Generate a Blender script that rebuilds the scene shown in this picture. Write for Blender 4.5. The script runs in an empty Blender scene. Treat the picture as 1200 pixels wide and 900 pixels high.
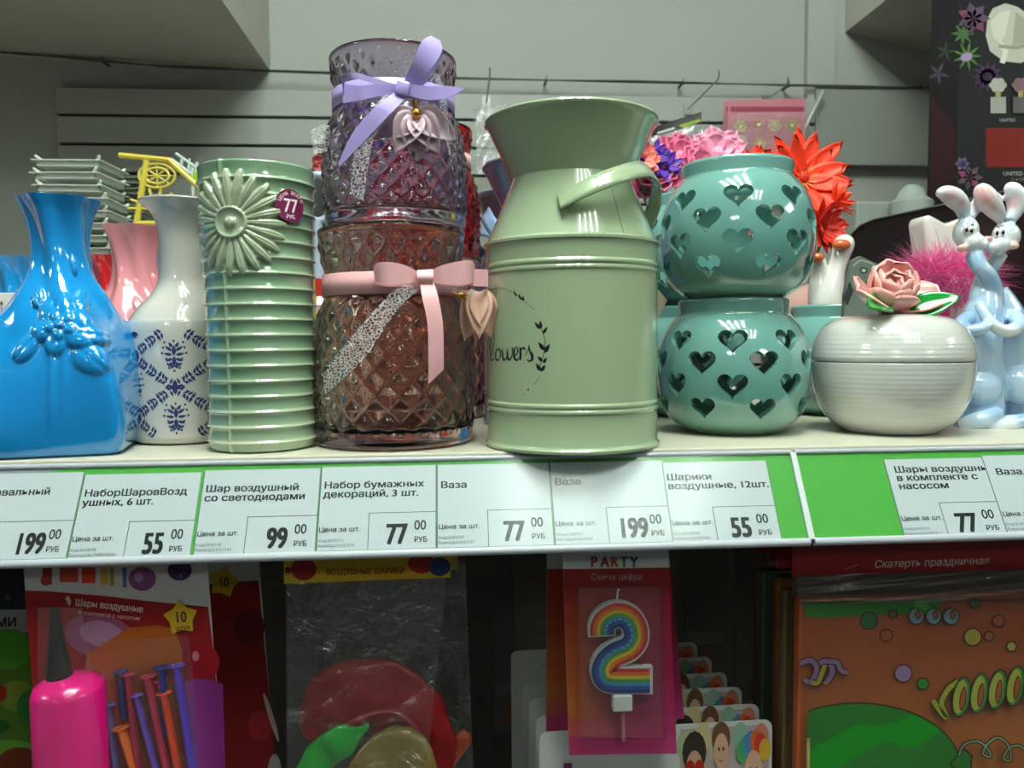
import bpy, math, random
import numpy as np
from mathutils import Vector, Matrix

random.seed(7)
rng = np.random.default_rng(7)
SC = bpy.context.scene
COL = SC.collection
PI = math.pi

# ------------------------------------------------------------------ camera
FPX = 900.0
CAM = Vector((0.0, -0.42, 0.0625))
YAW, PITCH, ROLL = math.radians(-4.2), math.radians(90 - 3.4), math.radians(-0.45)
cam_d = bpy.data.cameras.new('camera')
cam = bpy.data.objects.new('camera', cam_d)
COL.objects.link(cam)
SC.camera = cam
cam_d.sensor_width = 36
cam_d.sensor_fit = 'HORIZONTAL'
cam_d.lens = 36 * FPX / 1200
cam_d.clip_start = 0.01
RM = Matrix.Rotation(YAW, 3, 'Z') @ Matrix.Rotation(PITCH, 3, 'X') @ Matrix.Rotation(ROLL, 3, 'Z')
cam.matrix_world = Matrix.Translation(CAM) @ RM.to_4x4()
cam_d.dof.use_dof = True
cam_d.dof.focus_distance = 0.45
cam_d.dof.aperture_fstop = 16

# ------------------------------------------------------------------ world, exposure
w = bpy.data.worlds.new('store_air')
SC.world = w
w.use_nodes = True
bg = w.node_tree.nodes['Background']
bg.inputs[0].default_value = (0.90, 0.94, 0.93, 1)
bg.inputs[1].default_value = 0.07
SC.view_settings.view_transform = 'Standard'
SC.view_settings.look = 'None'
SC.view_settings.gamma = 1
SC.view_settings.exposure = 0.44
SC.view_settings.use_curve_mapping = False
SC.cycles.max_bounces = 28
SC.cycles.transmission_bounces = 24
SC.cycles.transparent_max_bounces = 32
SC.cycles.diffuse_bounces = 4
SC.cycles.glossy_bounces = 6
SC.cycles.use_denoising = True
SC.cycles.caustics_refractive = True
SC.cycles.blur_glossy = 0.3
SC.cycles.sample_clamp_indirect = 4
LAMP_STRENGTH = 85.0
LAMPS = [(0.06, -0.28, 1.12), (0.38, -0.95, 1.12), (-1.9, -0.9, 1.12), (2.3, -0.9, 1.12), (-0.9, -2.6, 1.12), (1.5, -2.6, 1.12)]

# ------------------------------------------------------------------ measuring helpers
def ray(px, py):
    return RM @ Vector(((px - 600) / FPX, -(py - 450) / FPX, -1))
def P(px, py, y):
    d = ray(px, py)
    return CAM + d * ((y - CAM.y) / d.y)
def X(px, y, py=500):
    return P(px, py, y).x
def Zr(px, py, y):
    return P(px, py, y).z
def hitplane(px, py, p0, n):
    d = ray(px, py)
    return CAM + d * ((p0 - CAM).dot(n) / d.dot(n))

# ------------------------------------------------------------------ materials
def lin(c):
    if isinstance(c, str):
        c = c.lstrip('#')
        c = [int(c[i:i + 2], 16) / 255 for i in (0, 2, 4)]
    return tuple((v / 12.92 if v <= 0.04045 else ((v + 0.055) / 1.055) ** 2.4) for v in c[:3]) + (1,)
MATS = {}
def mat(name, color='#808080', rough=0.5, metal=0.0, coat=0.0, trans=0.0, ior=1.5, sss=0.0, var=0.0, vscale=40, bump=0.0, bscale=200, emit=0.0, sheen=0.0, spec=0.5, coords='Object'):
    if name in MATS:
        return MATS[name]
    m = bpy.data.materials.new(name)
    m.use_nodes = True
    nt = m.node_tree
    b = nt.nodes['Principled BSDF']
    b.inputs['Base Color'].default_value = lin(color)
    b.inputs['Roughness'].default_value = rough
    b.inputs['Metallic'].default_value = metal
    b.inputs['Coat Weight'].default_value = coat
    b.inputs['Coat Roughness'].default_value = 0.04
    b.inputs['Transmission Weight'].default_value = trans
    b.inputs['IOR'].default_value = ior
    b.inputs['Specular IOR Level'].default_value = spec
    if sss:
        b.inputs['Subsurface Weight'].default_value = sss
        b.inputs['Subsurface Radius'].default_value = (0.004, 0.003, 0.002)
        b.inputs['Subsurface Scale'].default_value = 1
    if emit:
        b.inputs['Emission Color'].default_value = lin(color)
        b.inputs['Emission Strength'].default_value = emit
    tc = nt.nodes.new('ShaderNodeTexCoord')
    if var:
        n = nt.nodes.new('ShaderNodeTexNoise')
        n.inputs['Scale'].default_value = vscale
        n.inputs['Detail'].default_value = 4
        nt.links.new(tc.outputs[coords], n.inputs['Vector'])
        mx = nt.nodes.new('ShaderNodeMix')
        mx.data_type = 'RGBA'
        c = lin(color)
        mx.inputs[6].default_value = tuple(v * (1 - var) for v in c[:3]) + (1,)
        mx.inputs[7].default_value = tuple(min(1, v * (1 + var)) for v in c[:3]) + (1,)
        nt.links.new(n.outputs['Fac'], mx.inputs[0])
        nt.links.new(mx.outputs[2], b.inputs['Base Color'])
    if bump:
        n = nt.nodes.new('ShaderNodeTexNoise')
        n.inputs['Scale'].default_value = bscale
        n.inputs['Detail'].default_value = 3
        nt.links.new(tc.outputs[coords], n.inputs['Vector'])
        bp = nt.nodes.new('ShaderNodeBump')
        bp.inputs['Strength'].default_value = bump
        bp.inputs['Distance'].default_value = 0.001
        nt.links.new(n.outputs['Fac'], bp.inputs['Height'])
        nt.links.new(bp.outputs[0], b.inputs['Normal'])
    MATS[name] = m
    return m
def attr_mat(name, ramp, rough=0.12, coat=1.0, bump=0.0, bscale=60, sss=0.0):
    """colour from the point attribute 'tone' (glaze pooling / tint by height)"""
    if name in MATS:
        return MATS[name]
    m = mat(name, '#ffffff', rough=rough, coat=coat, bump=bump, bscale=bscale, sss=sss)
    nt = m.node_tree
    b = nt.nodes['Principled BSDF']
    a = nt.nodes.new('ShaderNodeAttribute')
    a.attribute_name = 'tone'
    r = nt.nodes.new('ShaderNodeValToRGB')
    els = r.color_ramp.elements
    while len(els) < len(ramp):
        els.new(0.5)
    for e, (p, c) in zip(els, ramp):
        e.position = p
        e.color = lin(c)
    nt.links.new(a.outputs['Fac'], r.inputs[0])
    nt.links.new(r.outputs[0], b.inputs['Base Color'])
    return m
def col_attr_mat(name, rough=0.12, coat=1.0):
    m = mat(name, '#ffffff', rough=rough, coat=coat)
    nt = m.node_tree
    a = nt.nodes.new('ShaderNodeAttribute')
    a.attribute_name = 'col'
    nt.links.new(a.outputs['Color'], nt.nodes['Principled BSDF'].inputs['Base Color'])
    return m
def glass(name, color, rough=0.02, ior=1.5):
    if name in MATS:
        return MATS[name]
    m = bpy.data.materials.new(name)
    m.use_nodes = True
    nt = m.node_tree
    b = nt.nodes['Principled BSDF']
    b.inputs['Base Color'].default_value = lin(color)
    b.inputs['Roughness'].default_value = rough
    b.inputs['Transmission Weight'].default_value = 1.0
    b.inputs['IOR'].default_value = ior
    MATS[name] = m
    return m
def film(name, tint='#f4f6f6', gloss=0.12, rough=0.08, bump=0.0, bscale=40, distort=0.6, milk=0.0, dist=0.004, streaks=True):
    """thin clear plastic sheet"""
    if name in MATS:
        return MATS[name]
    m = bpy.data.materials.new(name)
    m.use_nodes = True
    nt = m.node_tree
    for n in list(nt.nodes):
        nt.nodes.remove(n)
    out = nt.nodes.new('ShaderNodeOutputMaterial')
    tr = nt.nodes.new('ShaderNodeBsdfTransparent')
    tr.inputs[0].default_value = lin(tint)
    gl = nt.nodes.new('ShaderNodeBsdfGlossy')
    gl.inputs['Roughness'].default_value = rough
    fr = nt.nodes.new('ShaderNodeFresnel')
    geo = nt.nodes.new('ShaderNodeNewGeometry')       # same reflectance from either side of the sheet
    ir = nt.nodes.new('ShaderNodeMath'); ir.operation = 'MULTIPLY_ADD'
    ir.inputs[1].default_value = 1 / 1.5 - 1.5; ir.inputs[2].default_value = 1.5
    nt.links.new(geo.outputs['Backfacing'], ir.inputs[0]); nt.links.new(ir.outputs[0], fr.inputs[0])
    ad = nt.nodes.new('ShaderNodeMath')
    ad.operation = 'ADD'
    ad.inputs[1].default_value = gloss
    mx = nt.nodes.new('ShaderNodeMixShader')
    nt.links.new(fr.outputs[0], ad.inputs[0])
    nt.links.new(ad.outputs[0], mx.inputs[0])
    nt.links.new(tr.outputs[0], mx.inputs[1])
    nt.links.new(gl.outputs[0], mx.inputs[2])
    last = mx
    if milk:
        df = nt.nodes.new('ShaderNodeBsdfDiffuse')
        df.inputs[0].default_value = (0.8, 0.8, 0.8, 1)
        m2 = nt.nodes.new('ShaderNodeMixShader')
        m2.inputs[0].default_value = milk
        nt.links.new(mx.outputs[0], m2.inputs[1])
        nt.links.new(df.outputs[0], m2.inputs[2])
        last = m2
    if bump:
        tc = nt.nodes.new('ShaderNodeTexCoord')
        n = nt.nodes.new('ShaderNodeTexNoise')
        n.inputs['Scale'].default_value = bscale
        n.inputs['Detail'].default_value = 3
        n.inputs['Distortion'].default_value = distort
        nt.links.new(tc.outputs['Object'], n.inputs['Vector'])
        bp = nt.nodes.new('ShaderNodeBump')
        bp.inputs['Strength'].default_value = bump
        bp.inputs['Distance'].default_value = dist
        nt.links.new(n.outputs['Fac'], bp.inputs['Height'])
        nt.links.new(bp.outputs[0], gl.inputs['Normal'])
        if streaks: nt.links.new(bp.outputs[0], fr.inputs['Normal'])
    nt.links.new(last.outputs[0], out.inputs[0])
    MATS[name] = m
    return m
def lace_mat(name, color, scale=260, hole=0.05):
    if name in MATS:
        return MATS[name]
    m = bpy.data.materials.new(name)
    m.use_nodes = True
    nt = m.node_tree
    b = nt.nodes['Principled BSDF']
    b.inputs['Base Color'].default_value = lin(color)
    b.inputs['Roughness'].default_value = 0.35
    tc = nt.nodes.new('ShaderNodeTexCoord')
    v = nt.nodes.new('ShaderNodeTexVoronoi')
    v.feature = 'DISTANCE_TO_EDGE'
    v.inputs['Scale'].default_value = scale
    nt.links.new(tc.outputs['Object'], v.inputs['Vector'])
    c = nt.nodes.new('ShaderNodeMapRange')
    c.inputs[1].default_value = hole
    c.inputs[2].default_value = hole + 0.06
    c.inputs[3].default_value = 1.0
    c.inputs[4].default_value = 0.0
    nt.links.new(v.outputs['Distance'], c.inputs[0])
    nt.links.new(c.outputs[0], b.inputs['Alpha'])
    MATS[name] = m
    return m
def flat(c):
    return mat('print_' + c.lstrip('#'), c, rough=0.45, spec=0.3)

# ------------------------------------------------------------------ objects
def tag(o, label=None, cat=None, group=None, kind=None):
    if label: o['label'] = label
    if cat: o['category'] = cat
    if group: o['group'] = group
    if kind: o['kind'] = kind
    return o
def empty(name, loc=(0, 0, 0), rz=0, label=None, cat=None, group=None):
    o = bpy.data.objects.new(name, None)
    o.empty_display_size = 0.02
    o.location = loc
    o.rotation_euler.z = rz
    COL.objects.link(o)
    return tag(o, label, cat, group)
def origin_of(o):
    l = Vector((0, 0, 0))
    while o is not None:
        l = l + Vector(o.location)
        o = o.parent
    return l
def copy_tree(o, parent=None):
    c = o.copy()
    COL.objects.link(c)
    c.parent = parent
    for ch in [k for k in bpy.data.objects if k.parent == o]:
        copy_tree(ch, c)
    return c
def recolour(root, mp):
    for ch in [k for k in bpy.data.objects if k.parent == root]:
        if ch.type == 'MESH':
            for s in ch.material_slots:
                if s.material and s.material.name in mp:
                    nm = mp[s.material.name]
                    s.link = 'OBJECT'
                    s.material = nm
        recolour(ch, mp)

class MB:
    def __init__(self):
        self.v = []; self.f = []; self.m = []; self.mats = []
        self.tone = None
    def mi(self, m):
        if m is None: return 0
        if m not in self.mats: self.mats.append(m)
        return self.mats.index(m)
    def add(self, verts, faces, m=None, M=None):
        k = len(self.v)
        if M is not None:
            verts = [M @ Vector(p) for p in verts]
        self.v.extend([tuple(p) for p in verts])
        i = self.mi(m)
        for f in faces:
            self.f.append(tuple(a + k for a in f)); self.m.append(i)
        return self
    def box(self, lo, hi, m=None, M=None):
        (a, b, c), (d, e, f) = lo, hi
        vs = [(a, b, c), (d, b, c), (d, e, c), (a, e, c), (a, b, f), (d, b, f), (d, e, f), (a, e, f)]
        return self.add(vs, [(0, 3, 2, 1), (4, 5, 6, 7), (0, 1, 5, 4), (1, 2, 6, 5), (2, 3, 7, 6), (3, 0, 4, 7)], m, M)
    def quad8(self, a4, b4, m=None):
        return self.add(list(a4) + list(b4), [(0, 1, 2, 3), (7, 6, 5, 4), (4, 5, 1, 0), (5, 6, 2, 1), (6, 7, 3, 2), (7, 4, 0, 3)], m)
    def tube(self, pts, r, n=10, m=None, M=None, caps=True, flat=1.0):
        pts = [Vector(p) for p in pts]
        rs = r if isinstance(r, (list, tuple)) else [r] * len(pts)
        vs = []; fs = []
        up = None
        for i, p in enumerate(pts):
            t = (pts[min(i + 1, len(pts) - 1)] - pts[max(i - 1, 0)]).normalized()
            if up is None:
                up = Vector((0, 0, 1)) if abs(t.z) < 0.9 else Vector((1, 0, 0))
            s = t.cross(up)
            if s.length < 1e-6: s = t.orthogonal()
            s.normalize()
            up = s.cross(t).normalized()
            for k in range(n):
                a = 2 * PI * k / n
                vs.append(p + (s * math.cos(a) + up * math.sin(a) * flat) * rs[i])
        for i in range(len(pts) - 1):
            for k in range(n):
                a = i * n + k; b = i * n + (k + 1) % n
                fs.append((a, b, b + n, a + n))
        if caps:
            fs.append(tuple(range(n))[::-1]); fs.append(tuple(range((len(pts) - 1) * n, len(pts) * n)))
        return self.add(vs, fs, m, M)
    def ball(self, c, r, n=14, m=None, M=None, rot=None):
        if not isinstance(r, (list, tuple)): r = (r, r, r)
        c = Vector(c); vs = [c + (rot @ Vector((0, 0, r[2])) if rot else Vector((0, 0, r[2])))]; fs = []
        h = n // 2
        for i in range(1, h):
            t = PI * i / h
            for k in range(n):
                a = 2 * PI * k / n
                p = Vector((r[0] * math.sin(t) * math.cos(a), r[1] * math.sin(t) * math.sin(a), r[2] * math.cos(t)))
                vs.append(c + (rot @ p if rot else p))
        p = Vector((0, 0, -r[2])); vs.append(c + (rot @ p if rot else p))
        for k in range(n): fs.append((0, 1 + k, 1 + (k + 1) % n))
        for i in range(h - 2):
            for k in range(n):
                a = 1 + i * n + k; b = 1 + i * n + (k + 1) % n
                fs.append((a, a + n, b + n, b))
        L = len(vs) - 1; s = 1 + (h - 2) * n
        for k in range(n): fs.append((s + k, L, s + (k + 1) % n))
        return self.add(vs, fs, m, M)
    def lathe(self, prof, n=64, m=None, M=None, closed=False):
        """prof: list of (r, z); r=0 ends make poles"""
        vs = []; fs = []; rows = []
        for r, z in prof:
            if r < 1e-7:
                rows.append([len(vs)]); vs.append((0, 0, z))
            else:
                rows.append(list(range(len(vs), len(vs) + n)))
                for k in range(n):
                    a = 2 * PI * k / n
                    vs.append((r * math.cos(a), r * math.sin(a), z))
        seq = list(range(len(rows)))
        pairs = list(zip(seq[:-1], seq[1:])) + ([(seq[-1], seq[0])] if closed else [])
        for i, j in pairs:
            A, B = rows[i], rows[j]
            for k in range(n):
                k2 = (k + 1) % n
                if len(A) == 1 and len(B) == 1: continue
                if len(A) == 1: fs.append((A[0], B[k2], B[k]))
                elif len(B) == 1: fs.append((A[k], A[k2], B[0]))
                else: fs.append((A[k], A[k2], B[k2], B[k]))
        return self.add(vs, fs, m, M)
    def sheet(self, A, B, nu=1, m=None, M=None, thick=0.0):
        """sheet between two polylines, nu columns across"""
        vs = []; fs = []
        n = len(A)
        for i in range(n):
            for j in range(nu + 1):
                t = j / nu
                vs.append(Vector(A[i]) * (1 - t) + Vector(B[i]) * t)
        for i in range(n - 1):
            for j in range(nu):
                a = i * (nu + 1) + j
                fs.append((a, a + 1, a + nu + 2, a + nu + 1))
        return self.add(vs, fs, m, M)
    def mesh(self, name, m=None, smooth=True, sharp=40, fix=True):
        me = bpy.data.meshes.new(name)
        me.from_pydata(self.v, [], self.f)
        mats = self.mats or ([m] if m else [])
        for k in mats: me.materials.append(k)
        if len(mats) > 1:
            me.polygons.foreach_set('material_index', self.m)
        if self.tone is not None:
            a = me.attributes.new('tone', 'FLOAT', 'POINT')
            a.data.foreach_set('value', self.tone)
        me.update()
        if fix and len(self.f) < 60000:
            import bmesh
            bm = bmesh.new(); bm.from_mesh(me)
            bmesh.ops.recalc_face_normals(bm, faces=bm.faces)
            bm.to_mesh(me); bm.free()
        if smooth:
            me.polygons.foreach_set('use_smooth', [True] * len(me.polygons))
            if sharp: me.set_sharp_from_angle(angle=math.radians(sharp))
        return me
    def build(self, name, m=None, parent=None, world=False, smooth=True, sharp=40, solid=0.0, bevel=0.0, fix=True, loc=None, sub=0, offset=0.0):
        if world and parent is not None:
            L = origin_of(parent)
            self.v = [tuple(Vector(p) - L) for p in self.v]
        o = bpy.data.objects.new(name, self.mesh(name, m, smooth, sharp, fix))
        COL.objects.link(o)
        if loc is not None: o.location = loc
        if parent is not None: o.parent = parent
        if sub:
            s = o.modifiers.new('sub', 'SUBSURF'); s.levels = sub; s.render_levels = sub
        if solid:
            s = o.modifiers.new('solid', 'SOLIDIFY'); s.thickness = solid; s.offset = offset
        if bevel:
            s = o.modifiers.new('bev', 'BEVEL'); s.width = bevel; s.segments = 2; s.limit_method = 'ANGLE'
        return o

def smooth_path(pts, k=6):
    """Catmull-Rom through points of any dimension"""
    pts = [np.array(p, float) for p in pts]
    out = []
    n = len(pts)
    for i in range(n - 1):
        p0 = pts[max(i - 1, 0)]; p1 = pts[i]; p2 = pts[i + 1]; p3 = pts[min(i + 2, n - 1)]
        for j in range(k):
            t = j / k
            out.append(0.5 * ((2 * p1) + (-p0 + p2) * t + (2 * p0 - 5 * p1 + 4 * p2 - p3) * t * t + (-p0 + 3 * p1 - 3 * p2 + p3) * t ** 3))
    out.append(pts[-1])
    return [tuple(p) for p in out]

def shell(outer, inner, disp=None, n=200, dz=0.0008, twist=None, tonefn=None):
    """vase body: outer profile (r,z) bottom->rim, inner profile rim->bottom.  disp(theta,z,r)->(dr) on the outer side,
    numpy vectorised.  twist(theta,z,r)->r multiplies the section of both sides."""
    def dens(pr, step):
        o = [pr[0]]
        for a, b in zip(pr[:-1], pr[1:]):
            L = math.hypot(b[0] - a[0], b[1] - a[1]); k = max(1, int(L / step))
            for j in range(1, k + 1):
                t = j / k; o.append((a[0] + (b[0] - a[0]) * t, a[1] + (b[1] - a[1]) * t))
        return o
    O = dens(outer, dz); I = dens(inner, 0.003)
    th = np.arange(n) * 2 * PI / n
    V = []; T = []
    for part, pr in ((0, O), (1, I)):
        for r, z in pr:
            rr = np.full(n, r)
            if twist is not None: rr = rr * twist(th, z, part)
            if part == 0 and disp is not None: d = disp(th, z, r)
            else: d = np.zeros(n)
            if tonefn is not None: T.append(tonefn(th, z, d, part))
            rr = rr + d
            V.append(np.stack([rr * np.cos(th), rr * np.sin(th), np.full(n, z)], 1))
    V = np.concatenate(V)
    R = len(O) + len(I)
    mb = MB()
    mb.v = [tuple(p) for p in V.tolist()]
    fs = []
    for i in range(R - 1):
        a = i * n
        for k in range(n):
            k2 = (k + 1) % n
            fs.append((a + k, a + k2, a + n + k2, a + n + k))
    fs.append(tuple(range(n))[::-1]); fs.append(tuple(range((R - 1) * n, R * n)))
    mb.f = fs; mb.m = [0] * len(fs)
    if tonefn is not None: mb.tone = np.concatenate(T).astype(float).tolist()
    return mb

# ------------------------------------------------------------------ flat print
TXT = {}
def raw_text(s):
    c = bpy.data.curves.new('t', 'FONT'); c.body = s; c.size = 1; c.resolution_u = 3
    o = bpy.data.objects.new('t', c)
    me = o.to_mesh()
    vs = [(v.co.x, v.co.y) for v in me.vertices]; fs = [tuple(p.vertices) for p in me.polygons]
    o.to_mesh_clear(); bpy.data.objects.remove(o); bpy.data.curves.remove(c)
    return vs, fs
def text_poly(s, bold=0.0):
    if s in TXT: return TXT[s]
    # the built-in Cyrillic small en fills badly: set its three bars by hand
    s0 = s; s = s.replace('\u0444', '\u043e')
    vs, fs = raw_text(s.replace('\u043d', '\u043f'))
    for k, ch in enumerate(s0):
        if ch == '\u0444':      # small ef: an o with its stem
            x0 = max(v[0] for v in raw_text(s[:k].replace('\u043d', '\u043f') + '|')[0]) - max(v[0] for v in raw_text('|')[0])
            n = len(vs); vs = vs + [(x0 + 0.25, -0.2), (x0 + 0.335, -0.2), (x0 + 0.335, 0.73), (x0 + 0.25, 0.73)]; fs = fs + [(n, n + 1, n + 2, n + 3)]
    if '\u043d' in s:
        bar = max(v[0] for v in raw_text('|')[0])
        for k, ch in enumerate(s):
            if ch != '\u043d': continue
            x0 = max(v[0] for v in raw_text(s[:k].replace('\u043d', '\u043f') + '|')[0]) - bar
            fs = [f for f in fs if not (x0 + 0.02 < sum(vs[i][0] for i in f) / len(f) < x0 + 0.57)]
            for a, b, c, d in ((0.08, 0, 0.165, 0.54), (0.425, 0, 0.51, 0.54), (0.165, 0.24, 0.425, 0.315)):
                n = len(vs); vs += [(x0 + a, b), (x0 + c, b), (x0 + c, d), (x0 + a, d)]; fs.append((n, n + 1, n + 2, n + 3))
    TXT[s0] = (vs, fs)
    return TXT[s0]
class Print:
    """2D shapes in (u, v) with v DOWN, each on its own thin layer; warp(u, v, layer) -> world point"""
    def __init__(self, warp, step=0.00006, base=1):
        self.mb = MB(); self.warp = warp; self.k = base; self.step = step
    def put(self, vs, fs, color, same=False):
        if not same: self.k += 1
        self.mb.add([self.warp(u, v, self.k * self.step) for u, v in vs], fs, flat(color))
        return self
    def poly(self, pts, color, same=False):
        return self.put(pts, [tuple(range(len(pts)))], color, same)
    def rect(self, a, b, c, d, color, same=False, rot=0):
        p = [(a, b), (c, b), (c, d), (a, d)]
        if rot:
            cx, cy = (a + c) / 2, (b + d) / 2
            p = [(cx + (x - cx) * math.cos(rot) - (y - cy) * math.sin(rot), cy + (x - cx) * math.sin(rot) + (y - cy) * math.cos(rot)) for x, y in p]
        return self.poly(p, color, same)
    def ell(self, cx, cy, rx, ry, color, n=24, rot=0, same=False):
        p = []
        for k in range(n):
            a = 2 * PI * k / n; x = rx * math.cos(a); y = ry * math.sin(a)
            p.append((cx + x * math.cos(rot) - y * math.sin(rot), cy + x * math.sin(rot) + y * math.cos(rot)))
        return self.poly(p, color, same)
    def leaf(self, x, y, L, wd, ang, color, same=True):
        c, s = math.cos(ang), math.sin(ang)
        p = [(0, 0), (L * .3, wd * .5), (L * .6, wd * .45), (L, 0), (L * .6, -wd * .45), (L * .3, -wd * .5)]
        return self.poly([(x + a * c - b * s, y + a * s + b * c) for a, b in p], color, same)
    def stroke(self, pts, wd, color, same=False, sm=4, closed=False):
        if sm > 1: pts = smooth_path(pts, sm)
        n = len(pts); L = []; R = []
        for i, p in enumerate(pts):
            a = pts[max(i - 1, 0)]; b = pts[min(i + 1, n - 1)]
            dx, dy = b[0] - a[0], b[1] - a[1]; q = math.hypot(dx, dy) or 1
            ww = (wd[min(int(i / (n - 1) * (len(wd) - 1) + .5), len(wd) - 1)] if isinstance(wd, (list, tuple)) else wd) / 2
            L.append((p[0] - dy / q * ww, p[1] + dx / q * ww)); R.append((p[0] + dy / q * ww, p[1] - dx / q * ww))
        vs = L + R
        return self.put(vs, [(i, i + 1, n + i + 1, n + i) for i in range(n - 1)], color, same)
    def text(self, s, x, y, size, color, bold=0.0,  rot=0, sx=1.0, align='l', shear=0.0, same=False):
        vs, fs = text_poly(s, 0.0)
        if not vs: return self
        wmax = max(v[0] for v in vs)
        off = {'l': 0, 'c': -wmax / 2, 'r': -wmax}[align]
        c, sn = math.cos(rot), math.sin(rot)
        if not same: self.k += 1
        # heavier weight: the same glyph struck a few times a hair apart
        for bx, by in ([(0, 0)] if bold <= 0 else [(-bold, -bold / 2), (bold, -bold / 2), (bold, bold / 2), (-bold, bold / 2), (0, 0)]):
            q = []
            for a, b in vs:
                a = ((a + off + bx) * sx + (b + by) * shear) * size; b = -(b + by) * size
                q.append((x + a * c - b * sn, y + a * sn + b * c))
            self.put(q, fs, color, True); self.k += 0.1
        self.k = math.ceil(self.k)
        return self
    def star(self, cx, cy, r1, r2, color, n=5, rot=0):
        return self.poly([(cx + (r1 if k % 2 == 0 else r2) * math.sin(rot + PI * k / n), cy - (r1 if k % 2 == 0 else r2) * math.cos(rot + PI * k / n)) for k in range(2 * n)], color)
    def build(self, name, parent=None, world=True):
        return self.mb.build(name, None, parent, world=world, smooth=False, fix=False)
def plane_warp(p0, n):
    """photo-measured layout laid onto the real plane through p0 with normal n"""
    n = Vector(n).normalized(); p0 = Vector(p0)
    return lambda u, v, d: hitplane(u, v, p0, n) + n * d
def card_slab(name, corners, warp, thick, m, parent, r=0):
    """a card board with the outline `corners` (u, v) and real thickness behind its face"""
    n = len(corners)
    f = [warp(u, v, 0) for u, v in corners]; b = [warp(u, v, -thick) for u, v in corners]
    mb = MB(); mb.add(f + b, [tuple(range(n)), tuple(range(n, 2 * n))[::-1]] + [(i, i + n, (i + 1) % n + n, (i + 1) % n) for i in range(n)], m)
    return mb.build(name, m, parent, world=True, smooth=False)
def round_rect(a, b, c, d, r, k=5):
    p = []
    for cx, cy, s in ((c - r, b + r, -PI / 2), (c - r, d - r, 0), (a + r, d - r, PI / 2), (a + r, b + r, PI)):
        for i in range(k + 1):
            t = s + PI / 2 * i / k; p.append((cx + r * math.cos(t), cy + r * math.sin(t)))
    return p

def petal(name, base, out, up, L, W, cup, curl, m, parent, th=0.0012, n=8, pointed=0.0, world=True, wavy=0.0):
    """cupped petal: grows from base along `out`, bending toward `up`"""
    out = Vector(out).normalized(); up = Vector(up).normalized(); side = out.cross(up).normalized(); up = side.cross(out).normalized()
    A = []; vs = []; fs = []
    for i in range(n + 1):
        t = i / n
        wv = (math.sin(PI * min(1, t * 0.85 + 0.1)) ** 0.6) * (1 - pointed * t ** 2)
        if t == 1: wv *= 0.55
        c = Vector(base) + out * L * (t - curl * 0.25 * t * t) + up * L * curl * t * t
        for j in range(n + 1):
            s_ = (j / n - 0.5) * 2
            e = c + side * s_ * W * 0.5 * wv + up * cup * W * (s_ * s_) * wv + up * wavy * math.sin(s_ * 5 + t * 4) * t
            if i == n: e -= out * 0.10 * L * s_ * s_
            vs.append(e)
    for i in range(n):
        for j in range(n):
            a = i * (n + 1) + j; fs.append((a, a + 1, a + n + 2, a + n + 1))
    mb = MB(); mb.add(vs, fs, m)
    return mb.build(name, m, parent, world=world, sharp=0, solid=th)

# ================================================================== STRUCTURE
WY = 0.75
wall_m = mat('painted_wall', '#949894', rough=0.6, var=0.03, vscale=6, bump=0.08, bscale=90)
wall_dark = mat('grey_wall_panel', '#7e827d', rough=0.55, var=0.03, vscale=8)
ceil_m = mat('ceiling_paint', '#c9cbc4', rough=0.8, var=0.02, vscale=10)
duct_m = mat('duct_board', '#a3a39b', rough=0.6, var=0.03, vscale=7)
floor_m = mat('floor_tile', '#4a4844', rough=0.35, var=0.08, vscale=12)
slat_m = mat('slatwall_board', '#939793', rough=0.45, var=0.02, vscale=14)
groove_m = mat('slat_groove', '#1d2120', rough=0.7)
def struct(name, mb, m, **k):
    o = mb.build(name, m, None, smooth=False, **k); o['kind'] = 'structure'; return o
struct('wall_back', MB().box((-3.5, WY, -1.35), (3.5, WY + 0.1, 1.16)), wall_m)
struct('ceiling', MB().box((-3.5, -3.6, 1.16), (3.5, WY, 1.24)), ceil_m)
struct('floor', MB().box((-3.5, -3.6, -1.42), (3.5, WY, -1.35)), floor_m)
# boxed-in ducts under the ceiling
def duct(name, a, b, y0, m):
    (x0, z0), (x1, z1) = a, b
    mb = MB(); mb.add([(x0, y0, z0), (x1, y0, z1), (x1, WY, z1), (x0, WY, z0), (x0, y0, 1.16), (x1, y0, 1.16), (x1, WY, 1.16), (x0, WY, 1.16)],
                      [(0, 3, 2, 1), (4, 5, 6, 7), (0, 1, 5, 4), (1, 2, 6, 5), (2, 3, 7, 6), (3, 0, 4, 7)], m)
    return struct(name, mb, m)
A = P(-500, 40, WY); B_ = P(317, 83, WY)
duct('trim_1', (A.x, A.z), (B_.x, B_.z), 0.40, duct_m)
A = P(990, 38, WY); B_ = P(1500, 150, WY)
duct('trim_2', (A.x, A.z), (B_.x, max(B_.z, 0.33)), 0.40, duct_m)
a = X(936, WY); b = X(967, WY)
struct('trim_3', MB().box((a, WY - 0.012, 0.40), (b, WY, 1.16)), wall_m)
a = P(950, 104, WY); b = P(1280, 197, WY)
struct('trim_4', MB().box((a.x, WY - 0.02, P(1000, 197, WY).z), (b.x, WY, a.z)), wall_dark, bevel=0.002)
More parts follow.
